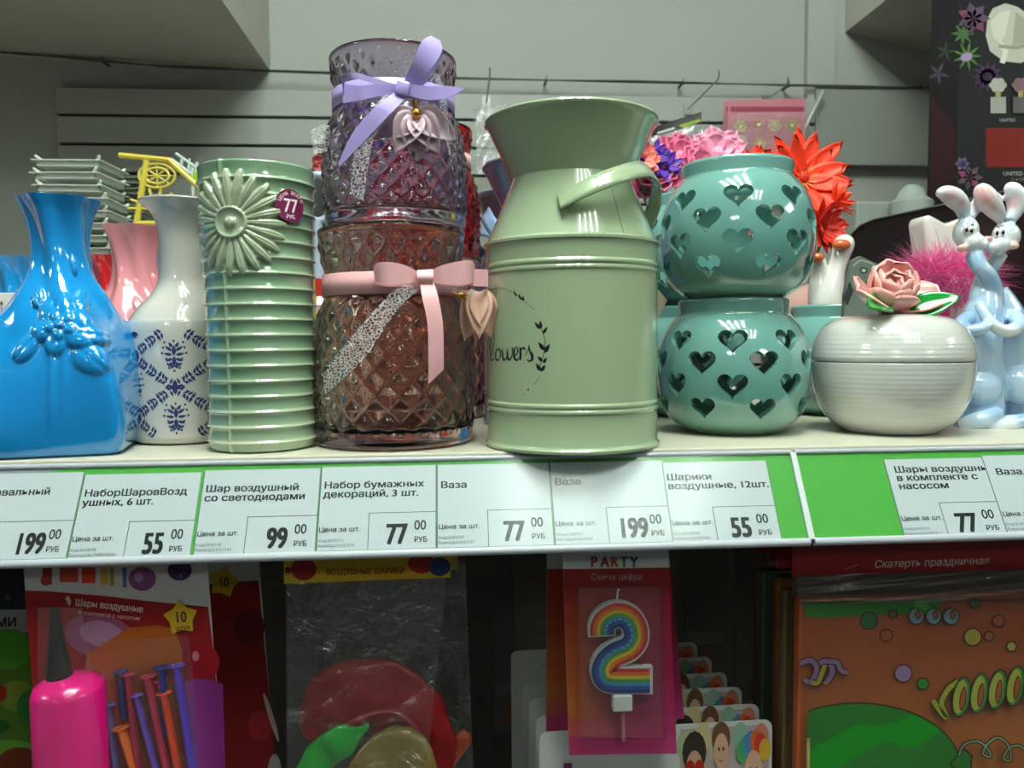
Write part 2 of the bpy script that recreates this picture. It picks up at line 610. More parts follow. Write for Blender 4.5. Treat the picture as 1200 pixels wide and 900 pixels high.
# slatwall panel with separate slats
zs = [Zr(300, r, WY) for r in (107, 141, 174)]
pitch = zs[1] - zs[2]
z_top = Zr(88, 107, WY)
zc = zs[1]
panel = struct('wall_panel_back', MB().box((X(88, WY), WY - 0.008, zc - 13 * pitch), (X(944, WY), WY, Zr(88, 106, WY))), groove_m)
edges = [z_top] + [zc - pitch * i for i in range(14)]
for k in range(len(edges) - 1):
    o = MB().box((X(88, WY), WY - 0.017, edges[k + 1] + 0.0022), (X(944, WY), WY - 0.008, edges[k] - (0.0 if k == 0 else 0.0022))).build('slat', slat_m, panel, smooth=False, bevel=0.0008)

# ---- ceiling luminaires (each with four tubes)
tube_m = mat('fluorescent_tube', '#f6fff4', emit=LAMP_STRENGTH)
housing_m = mat('lamp_housing', '#e6e6e2', rough=0.25, metal=0.3)
def luminaire(loc):
    r = empty('ceiling_light', loc, 0, 'recessed ceiling luminaire with four bright tubes, almost straight above the milk can', 'lamp', 'four-tube luminaires in the ceiling grid')
    h = MB(); h.box((-0.3, -0.3, 0.03), (0.3, 0.3, 0.038)); h.box((-0.3, -0.3, -0.002), (-0.29, 0.3, 0.03)); h.box((0.29, -0.3, -0.002), (0.3, 0.3, 0.03))
    h.box((-0.29, -0.3, -0.002), (0.29, -0.29, 0.03)); h.box((-0.29, 0.29, -0.002), (0.29, 0.3, 0.03))
    for k in range(3): h.box((-0.148 + 0.145 * k, -0.29, 0.0), (-0.142 + 0.145 * k, 0.29, 0.03))
    h.build('housing', housing_m, r, smooth=False)
    t = None
    for k in range(4):
        if t is None:
            t = MB().tube([(0, -0.28, 0), (0, 0.28, 0)], 0.013, 12).build('tube', tube_m, r)
            o = t
        else:
            o = t.copy(); COL.objects.link(o)
        o.location = (-0.2175 + 0.145 * k, 0, 0.014)
    return r
L0 = luminaire(LAMPS[0])
dim_tube = mat('dimmed_tube', '#eefbee', emit=LAMP_STRENGTH * 0.30)  # tubes turned down so the bay below the shelf stays dark
for p, lb_ in zip(LAMPS[1:], ('above the aisle before the shelf, reflected in the can shoulder', 'farthest left above the aisle', 'farthest right above the aisle', 'rear left behind the photographer', 'rear right behind the photographer')):
    c = copy_tree(L0); c.location = p; c['label'] = 'dimmer four-tube ceiling luminaire, ' + lb_
    recolour(c, {'fluorescent_tube': dim_tube})

# ================================================================== SHELF
cream = mat('shelf_enamel', '#c2bfae', rough=0.35, var=0.03, vscale=30)
lip_m = mat('shelf_lip', '#d8d6cd', rough=0.3)
dark_m = mat('dark_backing', '#15120f', rough=0.8)
steel = mat('hook_steel', '#9a9a96', rough=0.3, metal=0.9)
XL, XR = -1.2, 1.5
shelf = empty('store_shelf', (0, 0, -0.004), 0, 'long cream metal store shelf carrying the vases, with a price rail along its front', 'shelf')
MB().box((XL, 0, -0.0035), (XR, 0.6, 0)).build('deck', cream, shelf, world=True, smooth=False, bevel=0.0008)
MB().box((XL, 0.0, -0.03), (XR, 0.012, -0.0036)).build('front_beam', cream, shelf, world=True, smooth=False)
MB().box((XL, 0.585, -0.65), (XR, 0.6, -0.004)).build('back_panel', mat('back_panel_dark', '#2c2522', rough=0.7), shelf, world=True, smooth=False)
for x in (-1.2, 1.48):
    MB().box((x, 0.52, -1.35), (x + 0.03, 0.585, -0.004)).build('upright', lip_m, shelf, world=True, smooth=False)
low = MB().box((XL, 0.0, -0.66), (XR, 0.6, -0.65)).build('lower_deck', cream, shelf, world=True, smooth=False)
MB().box((XL, 0.1, -1.35), (XR, 0.6, -0.66)).build('plinth', mat('plinth_grey', '#6d6d6a', rough=0.5), shelf, world=True, smooth=False)

SD = Vector((0, -0.5, -0.866)); SN = Vector((0, -0.866, 0.5)); S0 = Vector((0, -0.002, -0.002))
def rail_pt(x, s, d=0.0):
    return Vector((x, 0, 0)) + S0 + SD * s + SN * d
def rail_x(px, s):
    p = hitplane(px, 450, S0, Vector((0, 1, 0)))   # start guess
    row = 600
    for _ in range(8):
        q = rail_pt(p.x, s)
        v = RM.transposed() @ (q - CAM)
        row = 450 - v.y / -v.z * FPX
        p = P(px, row, q.y)
    return p.x
xj = rail_x(938, 0.025)
rail_m = mat('rail_plastic', '#a9aeb8', rough=0.35, coat=0.0)
clear = film('rail_clear_cover', '#f7fafa', gloss=-0.012, rough=0.16)
green_m = mat('green_backing', '#4aa838', rough=0.5)
def slab_on_rail(x0, x1, s0, s1, d0, d1, skew0=0, skew1=0):
    mb = MB()
    lo = [rail_pt(x0, s0, d0), rail_pt(x1, s0, d0), rail_pt(x1 + skew1, s1, d0), rail_pt(x0 + skew0, s1, d0)]
    hi = [rail_pt(x0, s0, d1), rail_pt(x1, s0, d1), rail_pt(x1 + skew1, s1, d1), rail_pt(x0 + skew0, s1, d1)]
    mb.quad8(lo, hi)
    return mb
RAILS = []
for x0, x1, side in ((XL, xj - 0.0012, 'longer left'), (xj + 0.0012, XR, 'right')):
    r = empty('price_rail', rail_pt(x0, 0), 0, 'clear plastic price rail on the shelf edge, the %s length beside the green joint' % side, 'price rail')
    RAILS.append(r)
    slab_on_rail(x0, x1, 0.0, 0.0535, -0.0012, 0).build('back_strip', rail_m, r, world=True, smooth=False)
    c = slab_on_rail(x0, x1, 0.0025, 0.0505, 0.0016, 0.0017).build('clear_cover', clear, r, world=True, smooth=False)
    # rolled lips
    for nm, s, rad in (('top_lip', 0.0012, 0.0014), ('bottom_lip', 0.0525, 0.0022)):
        mb = MB(); a = rail_pt(x0, s, 0.0006); b = rail_pt(x1, s, 0.0006); mb.tube([a, b], rad, 12)
        mb.build(nm, rail_m, r, world=True)
gx = rail_x(24, 0.01)
mb = MB()
pts = [rail_pt(gx, 0.0052, 0.0002), rail_pt(gx + 0.03, 0.0022, 0.0002), rail_pt(xj - 0.0014, 0.0022, 0.0002), rail_pt(xj - 0.0014, 0.0505, 0.0002), rail_pt(gx, 0.0505, 0.0002)]
mb.add(pts, [(0, 1, 2, 3, 4)]); o = mb.build('paper_insert', green_m, RAILS[0], world=True, smooth=False, solid=0.0001)
o['label'] = 'bright green paper insert showing between the tags'
o = slab_on_rail(xj + 0.0014, XR, 0.0022, 0.0505, 0.0001, 0.0002).build('paper_insert', green_m, RAILS[1], world=True, smooth=False)

slab_on_rail(xj - 0.0017, xj + 0.0017, 0.0015, 0.0515, -0.0002, 0.0022).build('joint_cover', mat('joint_white', '#c3c8cb', rough=0.3), RAILS[1], world=True, smooth=False, bevel=0.0004)
paper = mat('tag_paper', '#cdd0d5', rough=0.5, var=0.01)
INK = '#23282c'; LINE = '#5c6264'; FAINT = '#9aa0a4'
def price_tag(pl, pr, lines, rub, code, lx=4, ly=30, lay=0, s0=0.0045, label='', box=56, clipw=None, pz=None, lead=12.5):
    x0 = rail_x(pl, 0.006); x1 = rail_x(pr, 0.006)
    W = pr - pl
    u = (x1 - x0) / W; v = 0.0455 / 112
    top = 0.0003 + lay * 0.00025
    r = empty('price_tag', rail_pt(x0, s0, top), 0, label, 'price tag', 'paper price tags in the rail')
    slab_on_rail(x0, x1, s0, s0 + 0.0455, top, top + 0.0002).build('paper', paper, r, world=True, smooth=False)
    pr_ = Print(lambda a, b, d: rail_pt(x0 + a * u, s0 + b * v, top + 0.0002 + d), step=0.00002)
    pr_.rect(0, 0, 0.9, 112, LINE)
    pr_.rect(W - 0.5, 0, W, 112, LINE, same=True); pr_.rect(0, 0, W, 0.5, FAINT, same=True)
    pr_.rect(box, 64, W, 64.9, LINE, same=True); pr_.rect(box, 64, box + 0.9, 112, LINE, same=True)
    for k, t in enumerate(lines):
        pr_.text(t, lx, ly + lead * k, 12.8, INK, bold=0.026, sx=1.07)
    big, sm = rub
    tw = text_poly(big, 0.03)[0]; wmax = max(q[0] for q in tw)
    end = W - 31; size = 37
    sxx = 0.62 if len(big) > 2 else 0.64
    pr_.text(big, end - wmax * size * sxx + (3 if len(big) > 2 else -2), 105.5, size, INK, bold=0.042, sx=sxx)
    pr_.text(sm, W - 25, 88, 18, INK, bold=0.012, sx=0.78)
    pr_.text('РУБ', W - 25, 104, 9.5, INK, bold=0.015, sx=0.85)
    pr_.text('Цена за шт.', 1.5, 88, 8.6, INK, bold=0.012, sx=0.98)
    pr_.text('Код:' + code[0], 1.5, 101, 5.0, LINE, sx=1.05); pr_.text('Баркод:' + code[1], 1.5, 107.5, 5.0, LINE, sx=1.05)
    pr_.build('lettering', r)
    return r
price_tag(-36, 99, ['Карнавальный', 'набор'], ('199', '00'), ('5310152', '53101521'), lx=-1 + 4, label='leftmost price tag, 199 roubles, its name cut off by the picture edge', box=50)
price_tag(100, 237, ['НаборШаровВозд', 'ушных, 6 шт.'], ('55', '00'), ('5310078', '4617080230261'), label='price tag of 55 roubles under the blue and damask vases, НаборШаровВоздушных 6 шт', box=62, s0=0.006)
price_tag(240, 376, ['Шар воздушный', 'со светодиодами'], ('99', '00'), ('5310133', '53101334'), label='price tag of 99 roubles under the celadon vase, Шар воздушный со светодиодами', box=56, s0=0.005)
price_tag(377, 511, ['Набор бумажных', 'декораций, 3 шт.'], ('77', '00'), ('5310131', '53101310'), label='price tag of 77 roubles under the rose-brown glass vase, Набор бумажных декораций', box=57)
price_tag(512, 643, ['Ваза'], ('77', '00'), ('5243337', '52433337'), label='price tag of 77 roubles reading Ваза, left of the tag under the milk can', box=57, ly=33)
price_tag(644, 777, ['Ваза'], ('199', '00'), ('5243076', '52430763'), label='price tag of 199 roubles reading Ваза, under the green milk can', box=60, ly=32)
price_tag(775, 897, ['Шарики', 'воздушные, 12шт.'], ('55', '00'), ('5310098', '53100986'), label='price tag of 55 roubles left of the green gap, Шарики воздушные 12шт', box=50, lx=3, ly=26, lay=1, s0=0.0058)
price_tag(1034, 1152, ['Шары воздушные', 'в комплекте с', 'насосом'], ('77', '00'), ('5310131', '53101311'), label='price tag of 77 roubles right of the green gap, Шары воздушные в комплекте с насосом', box=49, lx=9, ly=20, s0=0.0065, lead=12)
price_tag(1149, 1275, ['Ваза, 15 см'], ('77', '00'), ('5243075', '52430752'), label='price tag partly out of frame at the right, reading Ваза', box=56, lx=10, ly=29, lay=1, s0=0.0055)

# ================================================================== CERAMIC VASES
# ---- twisted square vase with a moulded rose (blue in front, pink / red / blue behind)
def sstep(x):
    x = np.clip(x, 0, 1); return x * x * (3 - 2 * x)
def dome(d, p=0.5):
    return np.clip(1 - d, 0, 1) ** p
H_B = 0.149
def twisted_section(th, z, part):
    t = z / H_B
    # square body low down, twisted six-sided neck above
    a = th + math.radians(78) + 0.25 * sstep(np.array(t / 0.6))
    sq = (np.abs(np.cos(a)) ** 12 + np.abs(np.sin(a)) ** 12) ** (-1 / 12.0)
    sq = sq / 1.12
    b = th * 6 + t * 11.0
    hx = 1 + (0.075 if part == 0 else 0.05) * np.cos(b)
    k = float(sstep(np.array((t - 0.42) / 0.22)))
    return sq * (1 - k) + hx * k
def rose_relief(th, z, r):
    th0 = math.radians(-67)
    u = ((th - th0 + PI) % (2 * PI) - PI) * 0.039
    if z < 0.008 or z > 0.112: return np.zeros_like(u)
    v = z
    h = np.zeros_like(u)
    def add(cu, cv, a, b, rot, hh, p=0.45):
        nonlocal h
        du = u - cu; dv = v - cv
        x = (du * math.cos(rot) + dv * math.sin(rot)) / a; y = (-du * math.sin(rot) + dv * math.cos(rot)) / b
        h = np.maximum(h, hh * dome(x * x + y * y, p))
    cu, cv = -0.0005, 0.072
    for k in range(6):
        a = k * PI / 3 + 0.3
        add(cu + 0.0105 * math.cos(a), cv + 0.0095 * math.sin(a), 0.0078, 0.0062, a, 0.0032 + 0.0006 * (k % 2))
    for k in range(5):
        a = k * 2 * PI / 5 + 0.8
        add(cu + 0.0055 * math.cos(a), cv + 0.005 * math.sin(a), 0.0045, 0.0040, a, 0.0050)
    add(cu, cv, 0.0032, 0.003, 0, 0.0062)
    for lu, lv, L, wd, rot in ((0.017, 0.086, 0.010, 0.005, 0.5), (0.018, 0.066, 0.0105, 0.0052, -0.15), (0.0125, 0.053, 0.0085, 0.007, -0.9), (-0.019, 0.060, 0.0095, 0.0055, 0.9), (-0.018, 0.087, 0.008, 0.005, 2.4), (0.0175, 0.105, 0.006, 0.004, 1.9)):
        add(lu, lv, L, wd, rot, 0.0030, 0.5)
        du = u - lu; dv = v - lv
        x = du * math.cos(rot) + dv * math.sin(rot); y = -du * math.sin(rot) + dv * math.cos(rot)
        h = h - 0.0010 * np.exp(-(y / 0.0006) ** 2) * (np.abs(x) < L)
    if v < 0.068:
        cs = -0.004 - (0.066 - v) * 0.05
        h = np.maximum(h, 0.0012 * np.exp(-((u - cs) / 0.0018) ** 2) * float(sstep(np.array((v - 0.008) / 0.02))))
        h = np.maximum(h, 0.0009 * np.exp(-((u - cs - 0.006) / 0.0015) ** 2) * float(sstep(np.array((v - 0.012) / 0.03))))
    return np.maximum(h, 0)
blue_gl = mat('glaze_bright_blue', '#1387cf', rough=0.1, coat=1.0, bump=0.12, bscale=70)
pink_gl = mat('glaze_pink', '#e0929c', rough=0.12, coat=1.0, bump=0.1, bscale=70)
red_gl = mat('glaze_red', '#c01a22', rough=0.12, coat=1.0)
palepink_gl = mat('glaze_pale_pink', '#eed3d2', rough=0.12, coat=1.0)
outer = smooth_path([(0.030, 0.0), (0.0385, 0.002), (0.0425, 0.016), (0.0432, 0.036), (0.0405, 0.055), (0.034, 0.074), (0.0255, 0.090), (0.0175, 0.104), (0.0148, 0.116), (0.0148, 0.128), (0.0172, 0.140), (0.0205, 0.1475), (0.0212, 0.149)], 5)
outer = [(a * 0.965, b * 0.963) for a, b in outer]
inner = [(0.0195, 0.149), (0.0188, 0.147), (0.0150, 0.138), (0.0128, 0.128), (0.0125, 0.116), (0.015, 0.104), (0.022, 0.090), (0.036, 0.060), (0.038, 0.03), (0.034, 0.006), (0.004, 0.005)]
inner = [(a * 0.955, b * 0.963) for a, b in inner]
tw = shell(outer, inner, rose_relief, n=260, dz=0.0009, twist=twisted_section)
TWISTED = tw.mesh('twisted_vase_body', blue_gl, sharp=0, fix=False)
def twisted_vase(px, y, m, label, rz=0, py=500):
    r = empty('vase', (X(px, y, py), y, 0), rz, label, 'vase', 'twisted-neck vases with a moulded rose')
    o = bpy.data.objects.new('body', TWISTED); COL.objects.link(o); o.parent = r
    o.material_slots[0].link = 'OBJECT'; o.material_slots[0].material = m
    return r
twisted_vase(80, 0.040, blue_gl, 'large bright blue glazed vase with moulded rose in the front row at far left', 0)
twisted_vase(165, 0.150, pink_gl, 'pink twisted-neck vase standing between the blue vase and the damask vase', 0.5)
twisted_vase(137, 0.345, red_gl, 'red twisted vase far behind, between the blue and pink vases', -0.21)
twisted_vase(27, 0.350, blue_gl, 'small-looking blue vase far behind, left of the front blue vase', -0.21)
twisted_vase(196, 0.27, blue_gl, 'blue vase in the rear, mostly hidden between pink vase and damask vase', 1.4)
twisted_vase(-80, 0.045, palepink_gl, 'pale pink vase only just in frame at the left edge', 0.2)

# ---- white vase with blue damask transfer
white_gl = mat('glaze_white', '#cbc9c0', rough=0.1, coat=1.0, bump=0.06, bscale=60)
VX, VY, VR = X(219, 0.082), 0.082, 0.0333
vase = empty('vase', (VX, VY, 0), 0, 'white flared-neck vase with a navy damask pattern round its body', 'vase')
sc = 1.0
prof = smooth_path([(0.0200, 0), (0.0232, 0.001), (0.0246, 0.004), (0.0248, 0.010), (0.0248, 0.068), (0.0242, 0.075), (0.0215, 0.083), (0.0172, 0.090), (0.0140, 0.097), (0.0126, 0.106), (0.0124, 0.118), (0.0126, 0.132), (0.0142, 0.141), (0.0175, 0.147), (0.0215, 0.1505), (0.0222, 0.1520)], 5)
prof += [(0.0212, 0.1528), (0.0195, 0.1515), (0.0155, 0.146), (0.0118, 0.138), (0.0104, 0.12), (0.0104, 0.105), (0.014, 0.092), (0.0215, 0.075), (0.0225, 0.02), (0.02, 0.004), (0, 0.004)]
ZP = Zr(204, 383, VY - 0.030); ZT = Zr(204, 229, VY - 0.02)
prof = [(a * (1.342 if b < 0.07 else 1.342 - 0.27 * min(1, (b - 0.07) / 0.03)), b / 0.07 * ZP if b < 0.07 else ZP + (b - 0.07) / 0.0828 * (ZT - ZP)) for a, b in prof]
MB().lathe([(0, 0)] + prof, 96).build('body', white_gl, vase, sharp=0)
def cyl_warp(cx, cy, r, a0):
    return lambda u, v, d: Vector((cx + (r + d) * math.sin(a0 + u / r), cy - (r + d) * math.cos(a0 + u / r), v))
dm = Print(cyl_warp(VX, VY, VR, math.radians(9)), step=0.00008, base=2)
NAVY = '#2b3566'
cw = 2 * PI * VR / 4; chh = 0.0372
def fleur(cu, cv, s, up=1):
    L = dm.leaf
    for a in (PI / 2, -PI / 2): L(cu, cv, 0.0052 * s, 0.0018 * s, a, NAVY)
    for sg in (1, -1):
        for k, (dv, ln, an) in enumerate(((0.0005, 0.0042, 0.15), (0.0022, 0.0042, 0.6), (0.0038, 0.0030, 1.0), (-0.0012, 0.0036, -0.35), (-0.0028, 0.0030, -0.8), (-0.004, 0.002, -1.2))):
            a = an if sg > 0 else PI - an
            L(cu + sg * 0.0006 * s, cv + dv * s, ln * s, 0.0014 * s, a, NAVY)
            q = (cu + sg * (0.0052 - 0.0006 * k) * s, cv + (dv * 1.5 + 0.0005) * s)
            dm.ell(q[0], q[1], 0.00055 * s, 0.0006 * s, NAVY, n=6, same=True)
    dm.ell(cu, cv + 0.0068 * s, 0.0006, 0.0009, NAVY, n=6, same=True); dm.ell(cu, cv - 0.0068 * s, 0.0006, 0.0009, NAVY, n=6, same=True)
Z0, Z1 = 0.0045, ZP - 0.001
for i in range(4):
    for j in range(-1, 4):
        for hu, hv in ((0, 0), (0.5, 0.5)):
            cu = (i + hu) * cw; cv = 0.0165 + (j + hv) * chh
            if Z0 + 0.006 < cv < Z1 - 0.006: fleur(cu, cv, 1.3)
            elif Z0 - 0.004 < cv <= Z0 + 0.006 or Z1 - 0.006 <= cv < Z1 + 0.004:
                sgn = 1 if cv < 0.03 else -1
                for k in range(-2, 3): dm.leaf(cu, cv + sgn * 0.004, 0.0048, 0.0016, sgn * PI / 2 + k * 0.5, NAVY)
# scrolls along the lattice
rr = random.Random(3)
for i in range(4):
    for j in range(-1, 3):
        c0 = (i * cw, 0.0165 + (j + 0.5) * chh)
        for su, sv in ((1, 1), (1, -1), (-1, 1), (-1, -1)):
            # from lattice crossing c0 toward (cw/2, chh/2)
            du, dv = su * cw / 2, sv * chh / 2
            ln = math.hypot(du, dv); ang = math.atan2(dv, du)
            for k in range(13):
                t = (k + 0.35) / 13
                bu, bv = c0[0] + du * t, c0[1] + dv * t
                if not (Z0 + 0.0012 < bv < Z1 - 0.0012): continue
                for side in (1, -1):
                    dm.leaf(bu, bv, 0.0040, 0.0015, ang + side * (1.1 + 0.3 * math.sin(k * 2.1)), NAVY)
                if k % 2 == 0:
                    for side in (1, -1):
                        nx, ny = -math.sin(ang) * side, math.cos(ang) * side
                        pts = [(bu + nx * 0.0008 * q + math.cos(ang) * 0.0013 * math.sin(q), bv + ny * 0.0008 * q + math.sin(ang) * 0.0013 * math.sin(q)) for q in (0, 1, 2, 3)]
                        if all(Z0 < p_[1] < Z1 for p_ in pts): dm.stroke(pts, 0.0006, NAVY, same=True, sm=2)
        if Z0 < c0[1] < Z1:
            for k in range(8): dm.leaf(c0[0], c0[1], 0.0032, 0.0012, k * PI / 4 + 0.39, NAVY)
# keep all layers of the transfer at one height
dm.mb.build('damask_transfer', None, vase, world=True, smooth=False, fix=False)

# ---- tall celadon vase, hooped, with a moulded daisy
GX, GY, GR, GH = X(309, 0.039), 0.039, 0.0305, 0.160
TH0 = math.radians(-90 - 12)      # daisy centre azimuth
ZD = Zr(278, 262, 0.012)
SEAM = math.radians(-90 - 22)
hoops = [0.0058 + 0.0085 * k for k in range(18)]
def celadon(th, z, r):
    h = np.zeros_like(th)
    for hz in hoops:
        d = z - hz
        h = h + 0.0012 * math.exp(-(d / 0.0008) ** 2) + 0.0004 * math.exp(-((d - 0.001) / 0.0025) ** 2)
    ds = ((th - SEAM + PI) % (2 * PI) - PI) * GR
    h = np.maximum(h, 0.0013 * np.exp(-(ds / 0.0011) ** 2))
    u = ((th - TH0 + PI) % (2 * PI) - PI) * GR; v = z - ZD
    rho = np.sqrt(u * u + v * v); phi = np.arctan2(v, u)
    RD = 0.0285
    n = 23
    f = np.abs(((phi * n / (2 * PI)) % 1) - 0.5) * 2           # 0 at the petal middle, 1 between petals
    f = 1 - f
    g = np.abs((((phi * n / (2 * PI)) + 0.5) % 1) - 0.5) * 2   # 0 middle .. 1 gap
    t = (rho - 0.0085) / (RD - 0.0085)
    edge = np.clip((1.02 - t) / 0.22, 0, 1) ** 0.6
    wdt = np.where(t > 0.5, np.clip((1.04 - t) / 0.5, 0, 1) ** 0.6, 1.0)
    pet = np.where(g < wdt, np.clip(1 - (g / np.maximum(wdt, 0.05)) ** 2.2, 0, 1), 0)
    groove = 0.28 * np.exp(-(g / 0.16) ** 2)
    hp = 0.0011 + 0.0022 * (pet - groove * pet) * edge * (0.55 + 0.45 * np.clip(t * 2.5, 0, 1))
    inside = (rho < RD * 1.0) & ((pet > 0.02) | (t < 0.6))
    out = np.where(inside & (rho >= 0.0085), np.maximum(hp, 0.0004), h)
    disc = np.where(rho < 0.0085, 0.0026 + 0.0008 * np.exp(-((rho - 0.0078) / 0.0008) ** 2) - 0.0007 * np.exp(-((rho - 0.0045) / 0.002) ** 2) + 0.0016 * np.clip(1 - (rho / 0.003) ** 2, 0, 1) ** 0.5, 0)
    return np.where(rho < 0.0085, disc, out)
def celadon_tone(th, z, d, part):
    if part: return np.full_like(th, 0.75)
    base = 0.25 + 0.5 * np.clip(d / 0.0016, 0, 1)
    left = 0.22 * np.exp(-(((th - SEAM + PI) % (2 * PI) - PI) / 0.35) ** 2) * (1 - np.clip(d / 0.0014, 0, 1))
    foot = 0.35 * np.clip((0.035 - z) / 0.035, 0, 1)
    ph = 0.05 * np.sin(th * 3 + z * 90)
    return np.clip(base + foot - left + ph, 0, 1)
outer = [(0.027, 0.0), (0.0293, 0.0012), (0.0300, 0.004), (0.0293, 0.03), (0.0300, 0.08), (0.0308, 0.13), (0.0316, 0.152), (0.0322, GH - 0.001), (0.0315, GH)]
inner = [(0.0296, GH), (0.0288, GH - 0.002), (0.028, 0.12), (0.026, 0.01), (0.023, 0.006), (0.002, 0.006)]
cel = shell(outer, inner, celadon, n=420, dz=0.00045, tonefn=celadon_tone)
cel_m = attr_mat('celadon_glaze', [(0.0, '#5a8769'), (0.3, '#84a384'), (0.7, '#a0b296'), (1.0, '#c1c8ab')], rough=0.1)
gv = empty('vase', (GX, GY, 0), 0, 'tall pale green cylindrical vase with raised hoops and a moulded daisy', 'vase')
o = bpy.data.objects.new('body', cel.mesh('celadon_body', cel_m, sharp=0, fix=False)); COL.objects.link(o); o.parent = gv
# round price sticker on it
stx = 0.0322 + 0.0012
sa = math.asin(min(0.95, (X(345, GY - 0.028) - GX) / stx)); sz = Zr(345, 241, GY - 0.024)
stk = empty('price_sticker', (GX + stx * math.sin(sa), GY - stx * math.cos(sa), sz), 0, 'round purple 77 rub sticker on the tall green vase', 'sticker')
wp = lambda u, v, d: Vector((GX + (stx + d) * math.sin(sa + u * 0.00055 / stx), GY - (stx + d) * math.cos(sa + u * 0.00055 / stx), sz - v * 0.00055))
sp = Print(wp, step=0.00005)
ring = [(16.5 * math.cos(2 * PI * k / 40), 16.5 * math.sin(2 * PI * k / 40)) for k in range(40)]
vs = [(0, 0)] + [(r_ * a, r_ * b) for r_ in (0.35, 0.7, 1.0) for a, b in ring]
fs = [(0, 1 + k, 1 + (k + 1) % 40) for k in range(40)] + [(1 + s * 40 + k, 1 + (s + 1) * 40 + k, 1 + (s + 1) * 40 + (k + 1) % 40, 1 + s * 40 + (k + 1) % 40) for s in (0, 1) for k in range(40)]
sp.put(vs, fs, '#6a1446')
sp.text('77', 0, 6.5, 19, '#efe6ea', bold=0.02, sx=0.85, align='c')
sp.text('РУБ.', 0, 12.8, 5.2, '#efe6ea', bold=0.02, align='c')
for k, ch in enumerate('ЦЕНА ВСЕГО'):
    a = math.radians(-62 + k * 13.5)
    if ch != ' ': sp.text(ch, 12 * math.sin(a), -12 * math.cos(a) + 1.2, 4.6, '#efe6ea', bold=0.02, rot=a, align='c')
sp.mb.build('sticker_face', None, stk, world=True, smooth=False, fix=False, solid=0.0)

# ================================================================== GLASS VASES
def diamonds(n, cell, amp, z0, z1, cut):
    def f(th, z, r):
        if z < z0 or z > z1: return np.zeros_like(th)
        if cut[0] < z < cut[1]: return np.zeros_like(th)
        u = th * n / (2 * PI); v = z / cell
        a = (u + v) % 1; b = (u - v) % 1
        ta = 1 - np.abs(a - 0.5) * 2; tb = 1 - np.abs(b - 0.5) * 2
        e = 1.0
        for q in (z - z0, z1 - z, abs(z - cut[0]), abs(z - cut[1])):
            e = min(e, q / 0.003)
        return amp * (0.3 - np.minimum(ta, tb)) * -1.4 * max(e, 0)
    return f
def glass_vase(name, outer, inner, n, cell, m, cut, z1, zs_):
    sh = shell([(a, b * zs_) for a, b in smooth_path(outer, 4)], [(a, b * zs_) for a, b in inner], diamonds(n, cell, 0.0017, 0.009, z1, cut), n=n * 10, dz=0.0011)
    return sh.mesh(name, m, sharp=0, fix=False)
rose_glass = glass('rose_brown_glass', '#e6d4cd', rough=0.015)
lilac_glass = glass('lilac_glass', '#ddcfe6', rough=0.015)
red_glass = glass('red_glass', '#e8463c', rough=0.02)
lo_out = [(0.042, 0.0), (0.0465, 0.0012), (0.0475, 0.005), (0.0478, 0.012), (0.0483, 0.03), (0.0480, 0.05), (0.0465, 0.068), (0.0435, 0.082), (0.0405, 0.092), (0.0398, 0.099), (0.0402, 0.108), (0.0425, 0.120), (0.0440, 0.130), (0.0437, 0.132)]
lo_in = [(0.0422, 0.132), (0.0405, 0.122), (0.0383, 0.108), (0.0378, 0.098), (0.0412, 0.084), (0.0445, 0.067), (0.0455, 0.05), (0.0458, 0.03), (0.045, 0.014), (0.040, 0.010), (0.001, 0.0095)]
up_out = [(0.036, 0.0), (0.0405, 0.0012), (0.0418, 0.005), (0.0420, 0.012), (0.0424, 0.03), (0.0420, 0.045), (0.0402, 0.060), (0.0372, 0.070), (0.0348, 0.077), (0.0343, 0.083), (0.0350, 0.092), (0.0365, 0.101), (0.0376, 0.108), (0.0373, 0.110)]
up_in = [(0.0358, 0.110), (0.0345, 0.101), (0.0328, 0.090), (0.0324, 0.081), (0.0350, 0.071), (0.038, 0.059), (0.0395, 0.045), (0.0400, 0.03), (0.0395, 0.014), (0.035, 0.010), (0.001, 0.0095)]
LO = glass_vase('glass_body', lo_out, lo_in, 22, 0.0155, rose_glass, (0.085, 0.101), 0.121, 0.960)
UP = glass_vase('glass_body', up_out, up_in, 22, 0.0125, lilac_glass, (0.068, 0.081), 0.0955, 0.912)
def put_mesh(name, me, parent, m=None):
    o = bpy.data.objects.new(name, me); COL.objects.link(o); o.parent = parent
    if m is not None: o.material_slots[0].link = 'OBJECT'; o.material_slots[0].material = m
    return o
VYg = 0.053
gx0 = X(463, VYg)
low_v = empty('vase', (gx0, VYg, 0), 0, 'rose-brown diamond-pattern glass vase standing on the shelf with pink ribbon bow', 'vase')
put_mesh('body', LO, low_v)
up_v = empty('vase', (X(464, VYg, 260), VYg, 0.1272), 0, 'lilac diamond-pattern glass vase stacked on top, tied with a lilac bow', 'vase')
put_mesh('body', UP, up_v)
